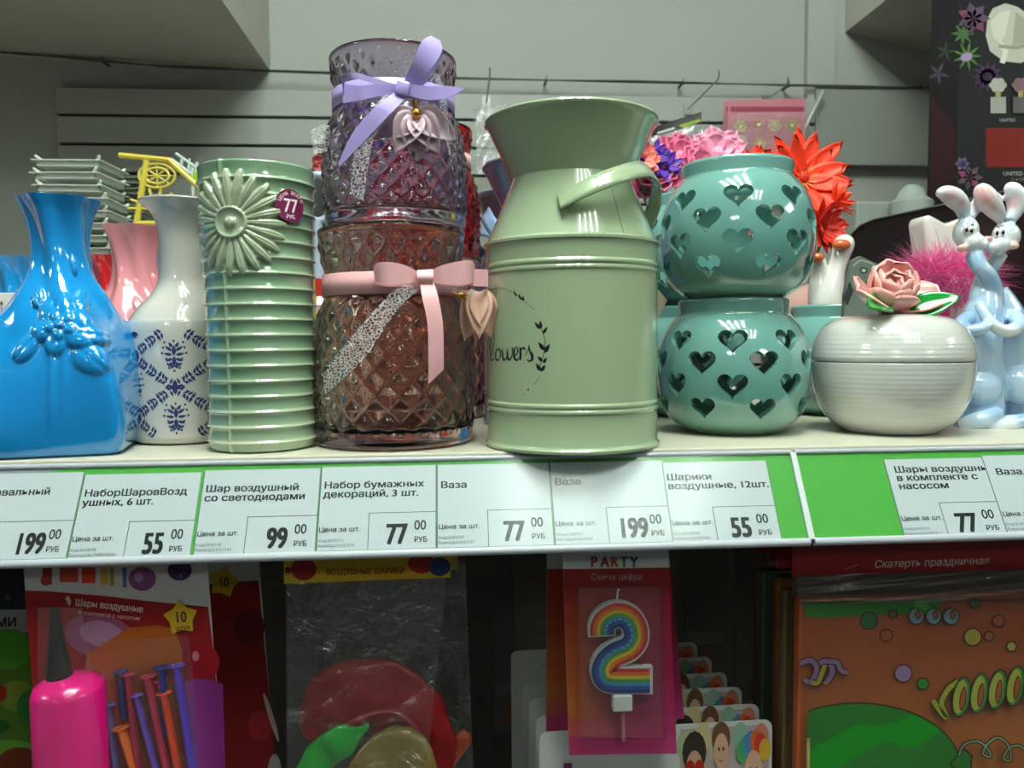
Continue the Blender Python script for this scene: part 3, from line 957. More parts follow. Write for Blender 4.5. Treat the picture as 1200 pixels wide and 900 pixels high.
# ribbon materials
pink_rib = mat('pink_grosgrain', '#e7aeb4', rough=0.45, var=0.04, vscale=400)
lil_rib = mat('lilac_satin', '#a999d8', rough=0.25, sss=0.0, var=0.03, vscale=90)
lace_w = lace_mat('white_lace', '#e9ebee', scale=620, hole=0.0)
def band(parent, cx, cy, r, z, w_, m, name='ribbon_band', a0=0, a1=2 * PI, th=0.0005):
    A = []; B = []
    for k in range(73):
        a = a0 + (a1 - a0) * k / 72
        A.append((cx + r * math.cos(a), cy + r * math.sin(a), z + w_ / 2)); B.append((cx + r * math.cos(a), cy + r * math.sin(a), z - w_ / 2))
    mb = MB(); mb.sheet(A, B, 1, m)
    return mb.build(name, m, parent, world=True, sharp=0, solid=th)
def strip(name, A, B, m, parent, k=11, nu=2, th=0.0004, group=None, world=True):
    """ribbon between two edges given as (px, py, y) measured on the photograph, with its own depth"""
    A = [P(*p) for p in smooth_path(A, k)]; B = [P(*p) for p in smooth_path(B, k)]
    mb = MB(); mb.sheet(A, B, nu, m)
    return mb.build(name, m, parent, world=world, sharp=25, solid=th, smooth=False)
# lilac bow (upper vase)
fy = VYg - 0.0365
bz = 0.1272 + 0.0745
band(up_v, up_v.location.x, VYg, 0.0362, bz, 0.0105, lil_rib)
bow = band(up_v, up_v.location.x, VYg, 0.0001, bz, 0.0001, lil_rib, name='bow')
bow.data.clear_geometry(); bow.modifiers.clear()
s = lambda n_, A, B, m=lil_rib, par=None, **k: strip(n_, A, B, m, par or up_v, **k)
s('bow_loop', [(466, 100, fy - .004), (440, 92, fy - .010), (415, 85, fy - .010), (400, 89, fy - .006), (402, 99, fy + .001)],
  [(465, 104, fy - .004), (440, 98, fy - .010), (416, 92, fy - .010), (404, 96, fy - .005), (403, 112, fy + .001)])
s('bow_loop', [(402, 97, fy + .001), (420, 101, fy - .003), (445, 98, fy - .004), (468, 99, fy - .003)],
  [(402, 121, fy + .001), (420, 118, fy - .003), (445, 113, fy - .004), (468, 112, fy - .003)])
s('bow_loop', [(472, 98, fy - .004), (484, 72, fy - .010), (494, 49, fy - .010), (505, 42, fy - .006)],
  [(484, 104, fy - .004), (503, 83, fy - .009), (517, 62, fy - .008), (516, 48, fy - .005)])
s('bow_loop', [(505, 42, fy - .006), (508, 62, fy - .002), (492, 88, fy - .003), (478, 99, fy - .003)],
  [(517, 53, fy - .005), (518, 67, fy - .001), (502, 94, fy - .002), (486, 106, fy - .003)])
s('bow_tail', [(468, 105, fy - .006), (440, 125, fy - .011), (414, 155, fy - .011), (398, 188, fy - .010), (397, 193, fy - .010)],
  [(480, 111, fy - .006), (457, 134, fy - .011), (432, 160, fy - .011), (404, 189, fy - .010), (398, 194, fy - .010)])
s('bow_tail', [(478, 98, fy - .006), (500, 101, fy - .010), (525, 101, fy - .013), (546, 104, fy - .014)],
  [(478, 112, fy - .006), (500, 117, fy - .010), (518, 116, fy - .013), (532, 112, fy - .014)])
k_ = MB(); c = P(472, 105, fy - .007)
k_.box((-0.0038, -0.0025, -0.004), (0.0038, 0.0025, 0.0045), lil_rib, Matrix.Translation(c) @ Matrix.Rotation(0.25, 4, 'Y'))
k_.build('knot', lil_rib, up_v, world=True, bevel=0.0015, smooth=True, sharp=0)
bpy.data.objects.remove(bow)
s('lace_tail', [(455, 108, fy - .003), (440, 122, fy - .008), (425, 150, fy - .010), (414, 185, fy - .010), (410, 228, fy - .009)],
  [(470, 116, fy - .003), (456, 132, fy - .008), (440, 158, fy - .010), (432, 190, fy - .010), (426, 236, fy - .009)], lace_w)
s('lace_tail', [(500, 84, fy - .001), (514, 88, fy - .004), (522, 110, fy - .006), (526, 150, fy - .006), (530, 198, fy - .006)],
  [(500, 90, fy - .001), (510, 95, fy - .004), (514, 112, fy - .006), (521, 155, fy - .006), (532, 204, fy - .006)], lace_w)
s('lace_tail', [(392, 150, fy + .02), (378, 146, fy + .015), (364, 153, fy + .012)], [(392, 172, fy + .02), (380, 178, fy + .015), (368, 182, fy + .012)], lace_w)
# translucent petal charm
petal_m = mat('pale_petal_fabric', '#c9b0bd', rough=0.4, var=0.08, vscale=120)
def charm(root, px, py, y, m, L, W, n=5, spread=0.55):
    c = P(px, py, y)
    for k in range(n):
        a = -PI / 2 + (k - (n - 1) / 2) * spread
        out = Vector((math.cos(a), -0.28 if k % 2 else -0.10, math.sin(a)))
        petal('petal', c + Vector((0, -0.0006 * (k % 3), 0)), out, (0, -1, 0.1), L * (1 - 0.08 * (k % 2)), W, 0.30, -0.25, m, root, th=0.0004, pointed=0.75)
charm(up_v, 488, 137, fy - .004, petal_m, 0.024, 0.019)
MB().tube([P(486, 118, fy - .002), P(487, 128, fy - .004), P(488, 136, fy - .005)], 0.0014, 8).ball(P(488, 133, fy - .006), 0.0028).build('charm_clasp', mat('brass', '#b98b3a', rough=0.25, metal=0.9), up_v, world=True)

# pink bow (lower vase)
fl = VYg - 0.0412
zb = 0.0935
band(low_v, gx0, VYg, 0.0415, Zr(420, 331, fl), 0.0125, pink_rib)
s = lambda n_, A, B, m=pink_rib, **k: strip(n_, A, B, m, low_v, **k)
s('bow_loop', [(492, 320, fl - .004), (475, 311, fl - .010), (455, 307, fl - .012), (441, 309, fl - .008), (438, 316, fl - .002)],
  [(492, 330, fl - .004), (475, 332, fl - .010), (455, 334, fl - .012), (444, 331, fl - .008), (440, 330, fl - .002)])
s('bow_loop', [(438, 311, fl - .002), (455, 320, fl - .003), (475, 322, fl - .003), (492, 321, fl - .003)],
  [(440, 333, fl - .002), (455, 336, fl - .003), (475, 335, fl - .003), (492, 332, fl - .003)])
s('bow_loop', [(502, 319, fl - .004), (518, 311, fl - .010), (540, 306, fl - .012), (553, 306, fl - .009), (556, 314, fl - .003)],
  [(502, 331, fl - .004), (518, 333, fl - .010), (540, 334, fl - .012), (552, 332, fl - .009), (556, 330, fl - .003)])
s('bow_tail', [(502, 320, fl - .005), (525, 316, fl - .006), (548, 315, fl - .006), (572, 316, fl - .004)],
  [(502, 334, fl - .005), (525, 336, fl - .006), (548, 335, fl - .006), (572, 336, fl - .004)])
s('bow_tail', [(492, 330, fl - .007), (495, 350, fl - .012), (501, 380, fl - .014), (502, 420, fl - .014), (502, 450, fl - .013)],
  [(508, 330, fl - .007), (514, 350, fl - .012), (519, 380, fl - .014), (520, 415, fl - .014), (520, 433, fl - .013)])
s('knot', [(489, 318, fl - .006), (489, 325, fl - .009), (490, 334, fl - .007)], [(507, 317, fl - .006), (508, 325, fl - .009), (507, 334, fl - .007)], th=0.002)
s('lace_tail', [(478, 333, fl - .004), (458, 343, fl - .008), (435, 368, fl - .011), (395, 415, fl - .013), (379, 440, fl - .013)],
  [(492, 340, fl - .004), (476, 352, fl - .008), (455, 378, fl - .011), (425, 422, fl - .013), (381, 462, fl - .013)], lace_w)
s('lace_tail', [(508, 334, fl - .005), (525, 335, fl - .009), (545, 334, fl - .008), (555, 342, fl - .006)],
  [(510, 342, fl - .005), (528, 343, fl - .009), (545, 343, fl - .008), (552, 349, fl - .006)], lace_w)
peach = mat('peach_petal_fabric', '#e3b7a4', rough=0.4, var=0.06, vscale=120)
charm(low_v, 561, 342, fl + .001, peach, 0.027, 0.017, n=3, spread=0.30)
MB().ball(P(540, 346, fl - .006), (0.003, 0.002, 0.002)).tube([P(528, 342, fl - .004), P(540, 346, fl - .006), P(546, 352, fl - .004)], 0.0008, 6).build('charm_clasp', MATS['brass'], low_v, world=True)

# rear glass stack: red over pink
ry = 0.205
rlo = empty('vase', (X(503, ry), ry, 0), 0.3, 'pinkish glass vase of the rear stack, beneath the red one', 'vase')
put_mesh('body', LO, rlo, glass('pink_glass', '#f0c8c0', rough=0.02))
rup = empty('vase', (X(503, ry), ry, 0.1272), 0.5, 'red glass vase in the rear, stacked behind the lilac vase', 'vase')
put_mesh('body', UP, rup, red_glass)
band(rup, X(503, ry), ry, 0.0362, 0.1272 + 0.0745, 0.0105, pink_rib)
band(rlo, X(503, ry), ry, 0.0415, zb, 0.0125, mat('glitter_ribbon', '#c96f62', rough=0.35, metal=0.3, var=0.5, vscale=900))

# ================================================================== GREEN MILK CAN (and two slate-blue ones behind)
def can_mesh():
    o = [(0.0495, 0.0), (0.0512, 0.0008), (0.0514, 0.0022), (0.0505, 0.0032), (0.0500, 0.0045), (0.0500, 0.021), (0.0507, 0.0222), (0.0507, 0.0232), (0.0500, 0.0243), (0.0507, 0.0254), (0.0507, 0.0264), (0.0500, 0.0275),
         (0.0500, 0.0985), (0.0508, 0.0995), (0.0508, 0.1005), (0.0501, 0.1015), (0.0509, 0.1027), (0.0509, 0.1037), (0.0500, 0.105), (0.0500, 0.1145), (0.0513, 0.1152), (0.0513, 0.1165), (0.0502, 0.1172), (0.0490, 0.1180),
         (0.0350, 0.1515), (0.0345, 0.1535), (0.0372, 0.160), (0.0430, 0.172), (0.0480, 0.1825), (0.0492, 0.1840), (0.0500, 0.1846), (0.0504, 0.1856), (0.0500, 0.1866), (0.0490, 0.1866)]
    i = [(0.0478, 0.1845), (0.0425, 0.172), (0.0367, 0.160), (0.0338, 0.1535), (0.0342, 0.1508), (0.0480, 0.1172), (0.0492, 0.114), (0.0492, 0.004), (0.0, 0.004)]
    return MB().lathe([(0, 0.0)] + o + i, 128)
can_m = mat('enamel_sage_green', '#9fb392', rough=0.25, coat=1.0, spec=0.5)
slate_m = mat('enamel_slate_blue', '#75809f', rough=0.22, coat=0.7)
strap_m = mat('enamel_light_blue', '#83a3c8', rough=0.22, coat=0.7)
CX, CY = X(670, 0.030), 0.030
can = empty('milk_can_vase', (CX, CY, 0), 0, 'pale green enamelled milk can lettered with a black leafy wreath, overhanging the shelf edge', 'vase', 'metal milk can vases')
can_me = can_mesh().mesh('can_body', can_m, sharp=28)
put_mesh('body', can_me, can)
# strap handle
hp = [(0.0452, -8, .1335), (0.0480, 6, .1390), (0.0500, 22, .1450), (0.0490, 42, .1510), (0.0480, 60, .1540), (0.0490, 80, .1510), (0.0490, 96, .1400), (0.0462, 104, .1300)]
hp = smooth_path([(a_, b_ - 9, c_) for a_, b_, c_ in hp], 6)
mb = MB(); vs = []
C3 = [Vector((r_ * math.sin(math.radians(a)), -r_ * math.cos(math.radians(a)), z)) for r_, a, z in hp]
A = []; B = []
for i, p in enumerate(C3):
    t = (C3[min(i + 1, len(C3) - 1)] - C3[max(0, i - 1)]).normalized()
    rad = Vector((p.x, p.y, 0)).normalized() * 0.75 + Vector((0, 0, 0.5))
    wd = t.cross(rad).normalized() * 0.0052
    A.append(p + wd); B.append(p - wd)
mb.sheet(A, B, 3, can_m)
mb.build('handle', can_m, can, sharp=0, solid=0.0011, smooth=True)
c2 = copy_tree(can); c2.location = (X(647, 0.145), 0.145, 0); c2.rotation_euler.z = math.radians(-150)
tag(c2, 'slate blue metal milk can directly behind the green can', 'vase')
recolour(c2, {'enamel_sage_green': slate_m})
c3 = copy_tree(can); c3.location = (X(622, 0.262), 0.262, 0); c3.rotation_euler.z = math.radians(-118)
tag(c3, 'slate blue metal milk can farther back, its light blue handle turned to the left', 'vase')
recolour(c3, {'enamel_sage_green': slate_m})
for ch_ in bpy.data.objects:
    if ch_.parent in (c2, c3) and ch_.name.startswith('handle'):
        ch_.material_slots[0].link = 'OBJECT'; ch_.material_slots[0].material = strap_m; ch_['label'] = 'light blue strap handle'
# shoulder seam of the green can
a = math.radians(26)
MB().tube([Vector(((r_ + 0.0003) * math.sin(a), -(r_ + 0.0003) * math.cos(a), z)) for r_, z in ((0.0489, 0.118), (0.0352, 0.151))], 0.0004, 6).build('shoulder_seam', can_m, can)
# black lettering and wreath, laid on the cylinder
CR = 0.0500
def on_can(px, py):
    """photo point -> (arc angle, height) on the can wall"""
    d = ray(px, py); ox, oy = CAM.x - CX, CAM.y - CY
    aa = d.x ** 2 + d.y ** 2; bb = 2 * (ox * d.x + oy * d.y); cc = ox ** 2 + oy ** 2 - CR ** 2
    disc = max(bb * bb - 4 * aa * cc, 0)
    t = (-bb - math.sqrt(disc)) / (2 * aa)
    q = CAM + d * t
    return math.atan2(q.x - CX, -(q.y - CY)), q.z
AC = math.radians(-68)         # wreath centre azimuth
def to_uv(cx_, cy_):
    a, z = on_can(540 + cx_ / 3.0, 340 + cy_ / 3.0)
    return ((a - AC) * CR, -z)
cp = Print(lambda u, v, d: Vector((CX + (CR + d) * math.sin(AC + u / CR), CY - (CR + d) * math.cos(AC + u / CR), -v)), step=0.00004)
BK = '#101112'
def cs(pts, w_, sm=5):
    cp.stroke([to_uv(*q) for q in pts], [x * 0.00042 / 3 * 1.6 for x in w_] if isinstance(w_, list) else w_ * 0.00042 / 3 * 1.6, BK, same=True, sm=sm)
cs([(104, 238), (113, 205), (118, 170), (115, 155), (107, 170), (104, 205), (104, 235), (110, 247), (119, 240)], [2, 5, 3, 2, 5, 7, 7, 4, 2])
cs([(131, 206), (124, 215), (122, 232), (127, 246), (136, 242), (140, 226), (137, 210), (131, 206), (138, 213), (148, 212)], [3, 6, 8, 6, 3, 6, 6, 3, 2, 2])
cs([(147, 204), (147, 228), (150, 243), (158, 243), (163, 226), (165, 204)], [3, 7, 7, 4, 3, 3])
cs([(165, 204), (164, 228), (168, 243), (176, 241), (181, 224), (181, 204), (187, 212)], [3, 7, 7, 4, 3, 4, 2])
cs([(186, 230), (196, 226), (201, 213), (198, 202), (191, 204), (187, 218), (188, 236), (196, 246), (206, 238)], [2, 3, 5, 3, 4, 7, 8, 5, 2])
cs([(206, 238), (209, 215), (207, 200)], [2, 2, 3]); cs([(209, 202), (210, 225), (209, 246)], [5, 7, 6]); cs([(210, 215), (216, 205), (223, 204), (226, 212)], [2, 4, 5, 3])
cs([(226, 232), (238, 205), (240, 193)], [2, 2, 3]); cs([(240, 196), (241, 210), (250, 228), (251, 242), (243, 250), (234, 244)], [3, 5, 8, 7, 4, 4])
cs([(103, 150), (96, 158), (92, 190), (90, 225), (87, 262)], [3, 6, 7, 7, 3]); cs([(96, 200), (103, 197)], 4)
def sprig(mirror=1):
    def uv(a, b):
        u, v = to_uv(a, b); return (u * mirror, v)
    def st(pts, w_): cp.stroke([uv(*q) for q in pts], w_ * 0.00014, BK, same=True, sm=4)
    def lf(a, b, a2, b2, w_):
        p, q = uv(a, b), uv(a2, b2)
        cp.leaf(p[0], p[1], math.hypot(q[0] - p[0], q[1] - p[1]), w_ * 0.00017, math.atan2(q[1] - p[1], q[0] - p[0]), BK)
    st([(281, 108), (285, 140), (296, 175), (294, 210), (284, 250), (276, 270)], 2.5)
    for q in ((283, 136, 278, 108, 11), (281, 138, 258, 112, 11), (288, 155, 305, 128, 10), (295, 213, 272, 182, 14), (294, 222, 313, 188, 14), (288, 252, 270, 232, 11), (290, 258, 302, 236, 11), (281, 285, 264, 256, 13), (281, 287, 298, 262, 12)): lf(*q)
    st([(276, 300), (268, 318), (258, 330)], 1.6)
    cp.ell(*uv(237, 350), 0.0006, 0.0005, BK, n=8, same=True); cp.ell(*uv(219, 368), 0.0003, 0.0003, BK, n=8, same=True)
    for q in ((220, 36, 200, 18, 8), (208, 30, 205, 12, 7), (197, 22, 186, 5, 7), (188, 14, 190, -2, 5), (222, 40, 218, 18, 7)): lf(*q)
    st([(108, 0), (130, -7), (160, -2), (190, 12), (222, 36), (258, 70)], 1.5)
    for q in ((103, 408, 96, 385, 7), (112, 410, 104, 388, 7), (118, 408, 112, 392, 6), (98, 402, 90, 376, 7)): lf(*q)
    st([(122, 407), (135, 408), (145, 408)], 2)
    cp.ell(*uv(162, 407), 0.0004, 0.0004, BK, n=8, same=True); cp.ell(*uv(172, 405), 0.0003, 0.0003, BK, n=8, same=True)
    st([(104, 5), (103, 20)], 2); st([(110, 5), (114, 20)], 2)
sprig(1); sprig(-1)
cp.mb.build('black_lettering', None, can, world=True, smooth=False, fix=False)

# ================================================================== TEAL HEART LANTERNS
teal = attr_mat('teal_glaze', [(0.0, '#7ea388'), (0.25, '#6a9c90'), (0.6, '#5f958f'), (1.0, '#6b9d97')], rough=0.09)  # greener towards the foot
GRt = 0.0492
outp = smooth_path([(0.0270, 0.0), (0.0310, 0.0012), (0.0400, 0.0075), (0.0462, 0.018), (0.0490, 0.032), (0.0490, 0.046), (0.0465, 0.059), (0.0425, 0.068), (0.0375, 0.0748), (0.0352, 0.0768)], 6) + [(0.0349, 0.0785), (0.0356, 0.0845), (0.0354, 0.0862), (0.0345, 0.0868), (0.0330, 0.0862), (0.0322, 0.0845), (0.0318, 0.078)]
inp = smooth_path([(0.0318, 0.0745), (0.0385, 0.0665), (0.0428, 0.057), (0.0452, 0.046), (0.0452, 0.033), (0.0425, 0.020), (0.0365, 0.0105), (0.028, 0.006)], 4)
def heart2d(s, n=40):
    pts = []
    for k in range(n):
        t = 2 * PI * k / n
        x = 16 * math.sin(t) ** 3; y = 13 * math.cos(t) - 5 * math.cos(2 * t) - 2 * math.cos(3 * t) - math.cos(4 * t)
        pts.append((x / 16 * s * 0.52, (y + 2) / 16 * s * 0.50))
    return pts
def lantern_mesh():
    body = MB().lathe([(0, 0)] + outp + inp + [(0, 0.0055)], 128)
    bme = body.mesh('lantern_raw', teal, sharp=0)
    bo = bpy.data.objects.new('lantern_raw', bme); COL.objects.link(bo)
    cut = MB()
    for row, (z, ofs, s) in enumerate(((0.0598, 0, 0.0178), (0.0460, 0.5, 0.0178), (0.0325, 0, 0.0178), (0.0182, 0.5, 0.0165))):
        for k in range(8):
            a = -PI / 2 + (k + ofs) * PI / 4
            h = heart2d(s)
            d = Vector((math.cos(a), math.sin(a), {0: 0.35, 1: 0.08, 2: -0.1, 3: -0.3}[row])).normalized()
            sd = Vector((-math.sin(a), math.cos(a), 0)); up = sd.cross(d) * -1
            if up.z < 0: up = -up
            c = Vector((math.cos(a) * 0.046, math.sin(a) * 0.046, z))
            i_ = [c - d * 0.012 + (sd * x + up * y) * 0.80 for x, y in h]; o_ = [c + d * 0.010 + (sd * x + up * y) * 1.1 for x, y in h]
            n = len(h)
            cut.add(i_ + o_, [tuple(range(n))[::-1], tuple(range(n, 2 * n))] + [(q, (q + 1) % n, (q + 1) % n + n, q + n) for q in range(n)])
    cme = cut.mesh('cut', teal)
    co = bpy.data.objects.new('cut', cme); COL.objects.link(co)
    bl = bo.modifiers.new('b', 'BOOLEAN'); bl.object = co; bl.operation = 'DIFFERENCE'; bl.solver = 'EXACT'
    bv = bo.modifiers.new('bev', 'BEVEL'); bv.width = 0.0007; bv.segments = 2; bv.limit_method = 'ANGLE'; bv.angle_limit = math.radians(50)
    bpy.context.view_layer.update()
    dg = bpy.context.evaluated_depsgraph_get()
    me = bpy.data.meshes.new_from_object(bo.evaluated_get(dg))
    bpy.data.objects.remove(bo); bpy.data.objects.remove(co)
    me.name = 'lantern_body'
    tv = []
    for v in me.vertices:
        r_ = math.hypot(v.co.x, v.co.y)
        tv.append(min(1, 0.05 + v.co.z / 0.05))
    a = me.attributes.new('tone', 'FLOAT', 'POINT'); a.data.foreach_set('value', tv)
    me.set_sharp_from_angle(angle=math.radians(60))
    return me
LM = lantern_mesh()
def lantern(px, y, z, label, rz=0.0, py=450):
    r = empty('candle_lantern', (X(px, y, py), y, z), rz, label, 'candle holder', 'teal heart-cut candle holders')
    put_mesh('body', LM, r)
    return r
lantern(858, 0.078, 0, 'teal candle holder with heart cut-outs in the front row, under another one', math.radians(-20))
lantern(861, 0.076, 0.0870, 'teal heart-cut candle holder on top of the front one', math.radians(-19))
lantern(980, 0.180, 0, 'teal heart-cut candle holder behind, between the front pair and the white rose box', 0.2)
lantern(805, 0.190, 0, 'rear teal candle holder carrying another, hidden behind the front pair', 0.3)
lantern(808, 0.192, 0.0870, 'rear teal candle holder on top, its edge peeping out right of the milk can', 0.5)

# ================================================================== WHITE TRINKET BOX WITH ROSE
BX, BY = X(1042, 0.062), 0.062
bw = mat('glaze_white_box', '#c9cbc7', rough=0.08, coat=1.0, bump=0.03, bscale=50)
jar = empty('trinket_box', (BX, BY, 0), 0, 'round white ceramic box whose lid carries a pink rose', 'box')
def grooved(pts, z0, z1, pitch_, amp):
    o = []
    for r_, z in pts:
        if z0 < z < z1: r_ += amp * math.sin(z / pitch_ * 2 * PI)
        o.append((r_, z))
    return o
bp_ = smooth_path([(0.0250, 0.0), (0.0300, 0.0015), (0.0385, 0.0085), (0.0445, 0.019), (0.0480, 0.032), (0.0489, 0.0455)], 14)
bp_ = grooved(bp_, 0.008, 0.044, 0.0030, 0.00010)
MB().lathe([(0, 0.001)] + bp_ + [(0.0480, 0.0460), (0.0455, 0.0455), (0.0440, 0.030), (0.036, 0.012), (0, 0.006)], 96).build('bowl', bw, jar, sharp=0)
lp = smooth_path([(0.0489, 0.0468), (0.0492, 0.050), (0.0470, 0.0590), (0.0415, 0.0685), (0.0330, 0.0740), (0.0200, 0.0765), (0.0, 0.0770)], 12)
lp = grooved(lp[:-1], 0.049, 0.066, 0.0030, 0.00007) + [lp[-1]]
MB().lathe([(0.0, 0.073), (0.030, 0.0705), (0.040, 0.064), (0.0450, 0.054), (0.0465, 0.0466), (0.0482, 0.0464)] + lp, 96).build('lid', bw, jar, sharp=0)
rose_m = mat('rose_pink_glaze', '#eaa9a3', rough=0.15, coat=0.9, var=0.05, vscale=150)
leaf_m = mat('leaf_green_glaze', '#178a33', rough=0.15, coat=0.9, var=0.12, vscale=150)
RC = P(1032, 345, BY - 0.006); RC.z = 0.0768
rose = empty('lid_rose', (0, 0, 0)); rose.parent = jar; rose['label'] = 'pink ceramic rose with green leaves'
F = Vector((0, -1, 0))
def rp(az, el, L, W, cup, curl, dz=0.0, r0=0.002, th=0.0014):
    a = math.radians(az)
    o = Vector((math.cos(a) * math.cos(math.radians(el)), math.sin(a) * math.cos(math.radians(el)), math.sin(math.radians(el))))
    upv = Vector((-math.cos(a) * math.sin(math.radians(el)), -math.sin(a) * math.sin(math.radians(el)), math.cos(math.radians(el))))
    L *= 1.3; W *= 1.35
    T_ = Matrix.Rotation(math.radians(42), 3, 'X')
    o = T_ @ o; upv = T_ @ upv
    b = RC + Vector((0.002, 0.002, 0.0025)) + T_ @ Vector((math.cos(a) * r0, math.sin(a) * r0, dz))
    return petal('petal', b, o, upv, L, W, cup, curl, rose_m, rose, th=th, wavy=0.0006)
for az, el, L, W, cup, curl, dz in ((-165, 18, 0.026, 0.024, 0.25, 0.35, 0.001), (-15, 12, 0.027, 0.023, 0.22, 0.2, 0.003), (-110, 22, 0.020, 0.024, 0.3, 0.6, 0.0), (-60, 30, 0.019, 0.022, 0.3, 0.6, 0.001), (100, 55, 0.024, 0.024, 0.3, 0.2, 0.002), (60, 45, 0.022, 0.022, 0.3, 0.2, 0.002), (150, 45, 0.023, 0.022, 0.3, 0.3, 0.002), (200, 40, 0.019, 0.019, 0.35, 0.5, 0.004), (-30, 45, 0.019, 0.019, 0.35, 0.5, 0.004), (-90, 50, 0.015, 0.019, 0.4, 0.5, 0.004), (90, 68, 0.019, 0.017, 0.4, 0.2, 0.004), (20, 62, 0.016, 0.015, 0.4, 0.4, 0.005), (-130, 65, 0.013, 0.014, 0.5, 0.4, 0.006), (-50, 65, 0.013, 0.013, 0.5, 0.4, 0.006)):
    rp(az, el, L, W, cup, curl, dz)
MB().ball(RC + Vector((0.002, -0.004, 0.0085)), (0.0045, 0.0065, 0.0045)).build('bud', rose_m, rose, world=True)
petal('leaf', RC + Vector((0.012, -0.013, 0.001)), (1, -0.45, 0.30), (0, -0.8, 0.6), 0.030, 0.021, 0.12, 0.05, leaf_m, rose, pointed=0.8)
petal('leaf', RC + Vector((-0.006, -0.016, 0.0055)), (-0.7, -0.6, -0.05), (-0.3, -0.9, 0.5), 0.024, 0.019, 0.12, -0.1, leaf_m, rose, pointed=0.7)

# ================================================================== KISSING RABBITS FIGURINE
rb_m = col_attr_mat('porcelain_airbrushed', rough=0.1, coat=1.0)
RY = 0.085
rab = empty('rabbit_figurine', (X(1165, RY), RY, 0), 0, 'light blue porcelain figurine of two rabbits embracing and nuzzling', 'figurine')
fig = MB(); keys = []
def q3(px, py, dy=0.0):
    return P(px, py, RY + dy)
SPX = 0.00056
WHT, BLU, BL2, PNK, CHK = '#dfe4ea', '#8fb4d6', '#b4cce2', '#dc8f8a', '#e2a394'
def fb(px, py, dy, rx, ry_, rz_, c, rot=None, w_=1.0):
    p = q3(px, py, dy); R_ = Matrix.Rotation(rot, 3, 'Y') if rot else None
    fig.ball(p, (rx * SPX, ry_ * SPX, rz_ * SPX), 18, None, None, R_); keys.append((p, max(rx, rz_) * SPX, c))
def ft(pts, rs, c):
    P3 = [q3(a, b, d) for a, b, d in pts]
    k = 4
    sm = smooth_path([tuple(p) + (r_ * SPX,) for p, r_ in zip(P3, rs)], k)
    fig.tube([p[:3] for p in sm], [p[3] for p in sm], 12)
    for i, p in enumerate(sm): keys.append((Vector(p[:3]), p[3], c[i * len(c) // len(sm)] if isinstance(c, list) else c))
# gowns / bodies
ft([(1156, 340, 0), (1152, 370, 0), (1146, 410, 0), (1145, 455, 0), (1147, 496, 0)], [14, 24, 28, 31, 29], [BL2, BLU, BL2, BLU, BLU])
ft([(1166, 340, 0.006), (1177, 370, 0.006), (1188, 410, 0.006), (1194, 455, 0.006), (1192, 496, 0.006)], [14, 23, 29, 32, 30], [BL2, BLU, BL2, BL2, BLU])
fb(1150, 455, -0.010, 24, 20, 22, BL2); fb(1197, 452, -0.008, 26, 20, 24, BL2)
# skirt lobes & feet
ft([(1125, 500, -0.012), (1145, 494, -0.018), (1172, 482, -0.020)], [9, 12, 8], [WHT, BL2, BLU])
ft([(1150, 502, -0.016), (1172, 498, -0.020), (1205, 492, -0.018)], [8, 11, 9], [BL2, WHT, BLU])
fb(1132, 492, 0.0, 17, 22, 14, BLU)
# necks
ft([(1141, 298, -0.002), (1148, 312, -0.006), (1160, 326, -0.006), (1164, 345, -0.002), (1160, 365, 0)], [11, 10, 10, 12, 14], [BLU, BL2, BLU, BL2, BLU])
ft([(1172, 296, 0.002), (1163, 312, 0.004), (1150, 328, 0.004), (1148, 345, 0), (1150, 365, 0)], [10, 9, 9, 12, 14], [WHT, BL2, WHT, BL2, BL2])
# heads
fb(1132, 272, 0, 15, 14, 19, WHT, 0.15); fb(1140, 284, -0.003, 15, 12, 12, WHT); fb(1149, 287, -0.005, 9, 8, 7, WHT); fb(1152, 281, -0.006, 4, 4, 3.5, PNK)
fb(1128, 291, -0.007, 7, 5, 5, CHK)
fb(1179, 277, 0, 17, 14, 18, WHT, -0.15); fb(1170, 287, -0.003, 14, 12, 12, WHT); fb(1163, 290, -0.005, 8, 8, 8, WHT); fb(1158, 280, -0.006, 5, 4, 4, PNK)
fb(1188, 288, -0.007, 7, 5, 5, CHK)
# ears
ft([(1130, 256, 0), (1127, 242, 0), (1117, 231, -0.002), (1106, 226, -0.004), (1098, 228, -0.004)], [6, 10, 12, 9, 4], WHT)
ft([(1137, 256, 0.004), (1143, 243, 0.006), (1153, 233, 0.007), (1165, 232, 0.006), (1174, 237, 0.004)], [5, 8, 9, 8, 4], WHT)
ft([(1174, 258, 0), (1166, 246, -0.001), (1156, 232, -0.002), (1150, 222, -0.002), (1147, 217, -0.001)], [6, 11, 13, 10, 5], WHT)
ft([(1184, 259, 0), (1190, 246, 0.001), (1191, 232, 0.001), (1186, 222, 0.0), (1179, 218, 0)], [6, 10, 12, 10, 5], WHT)
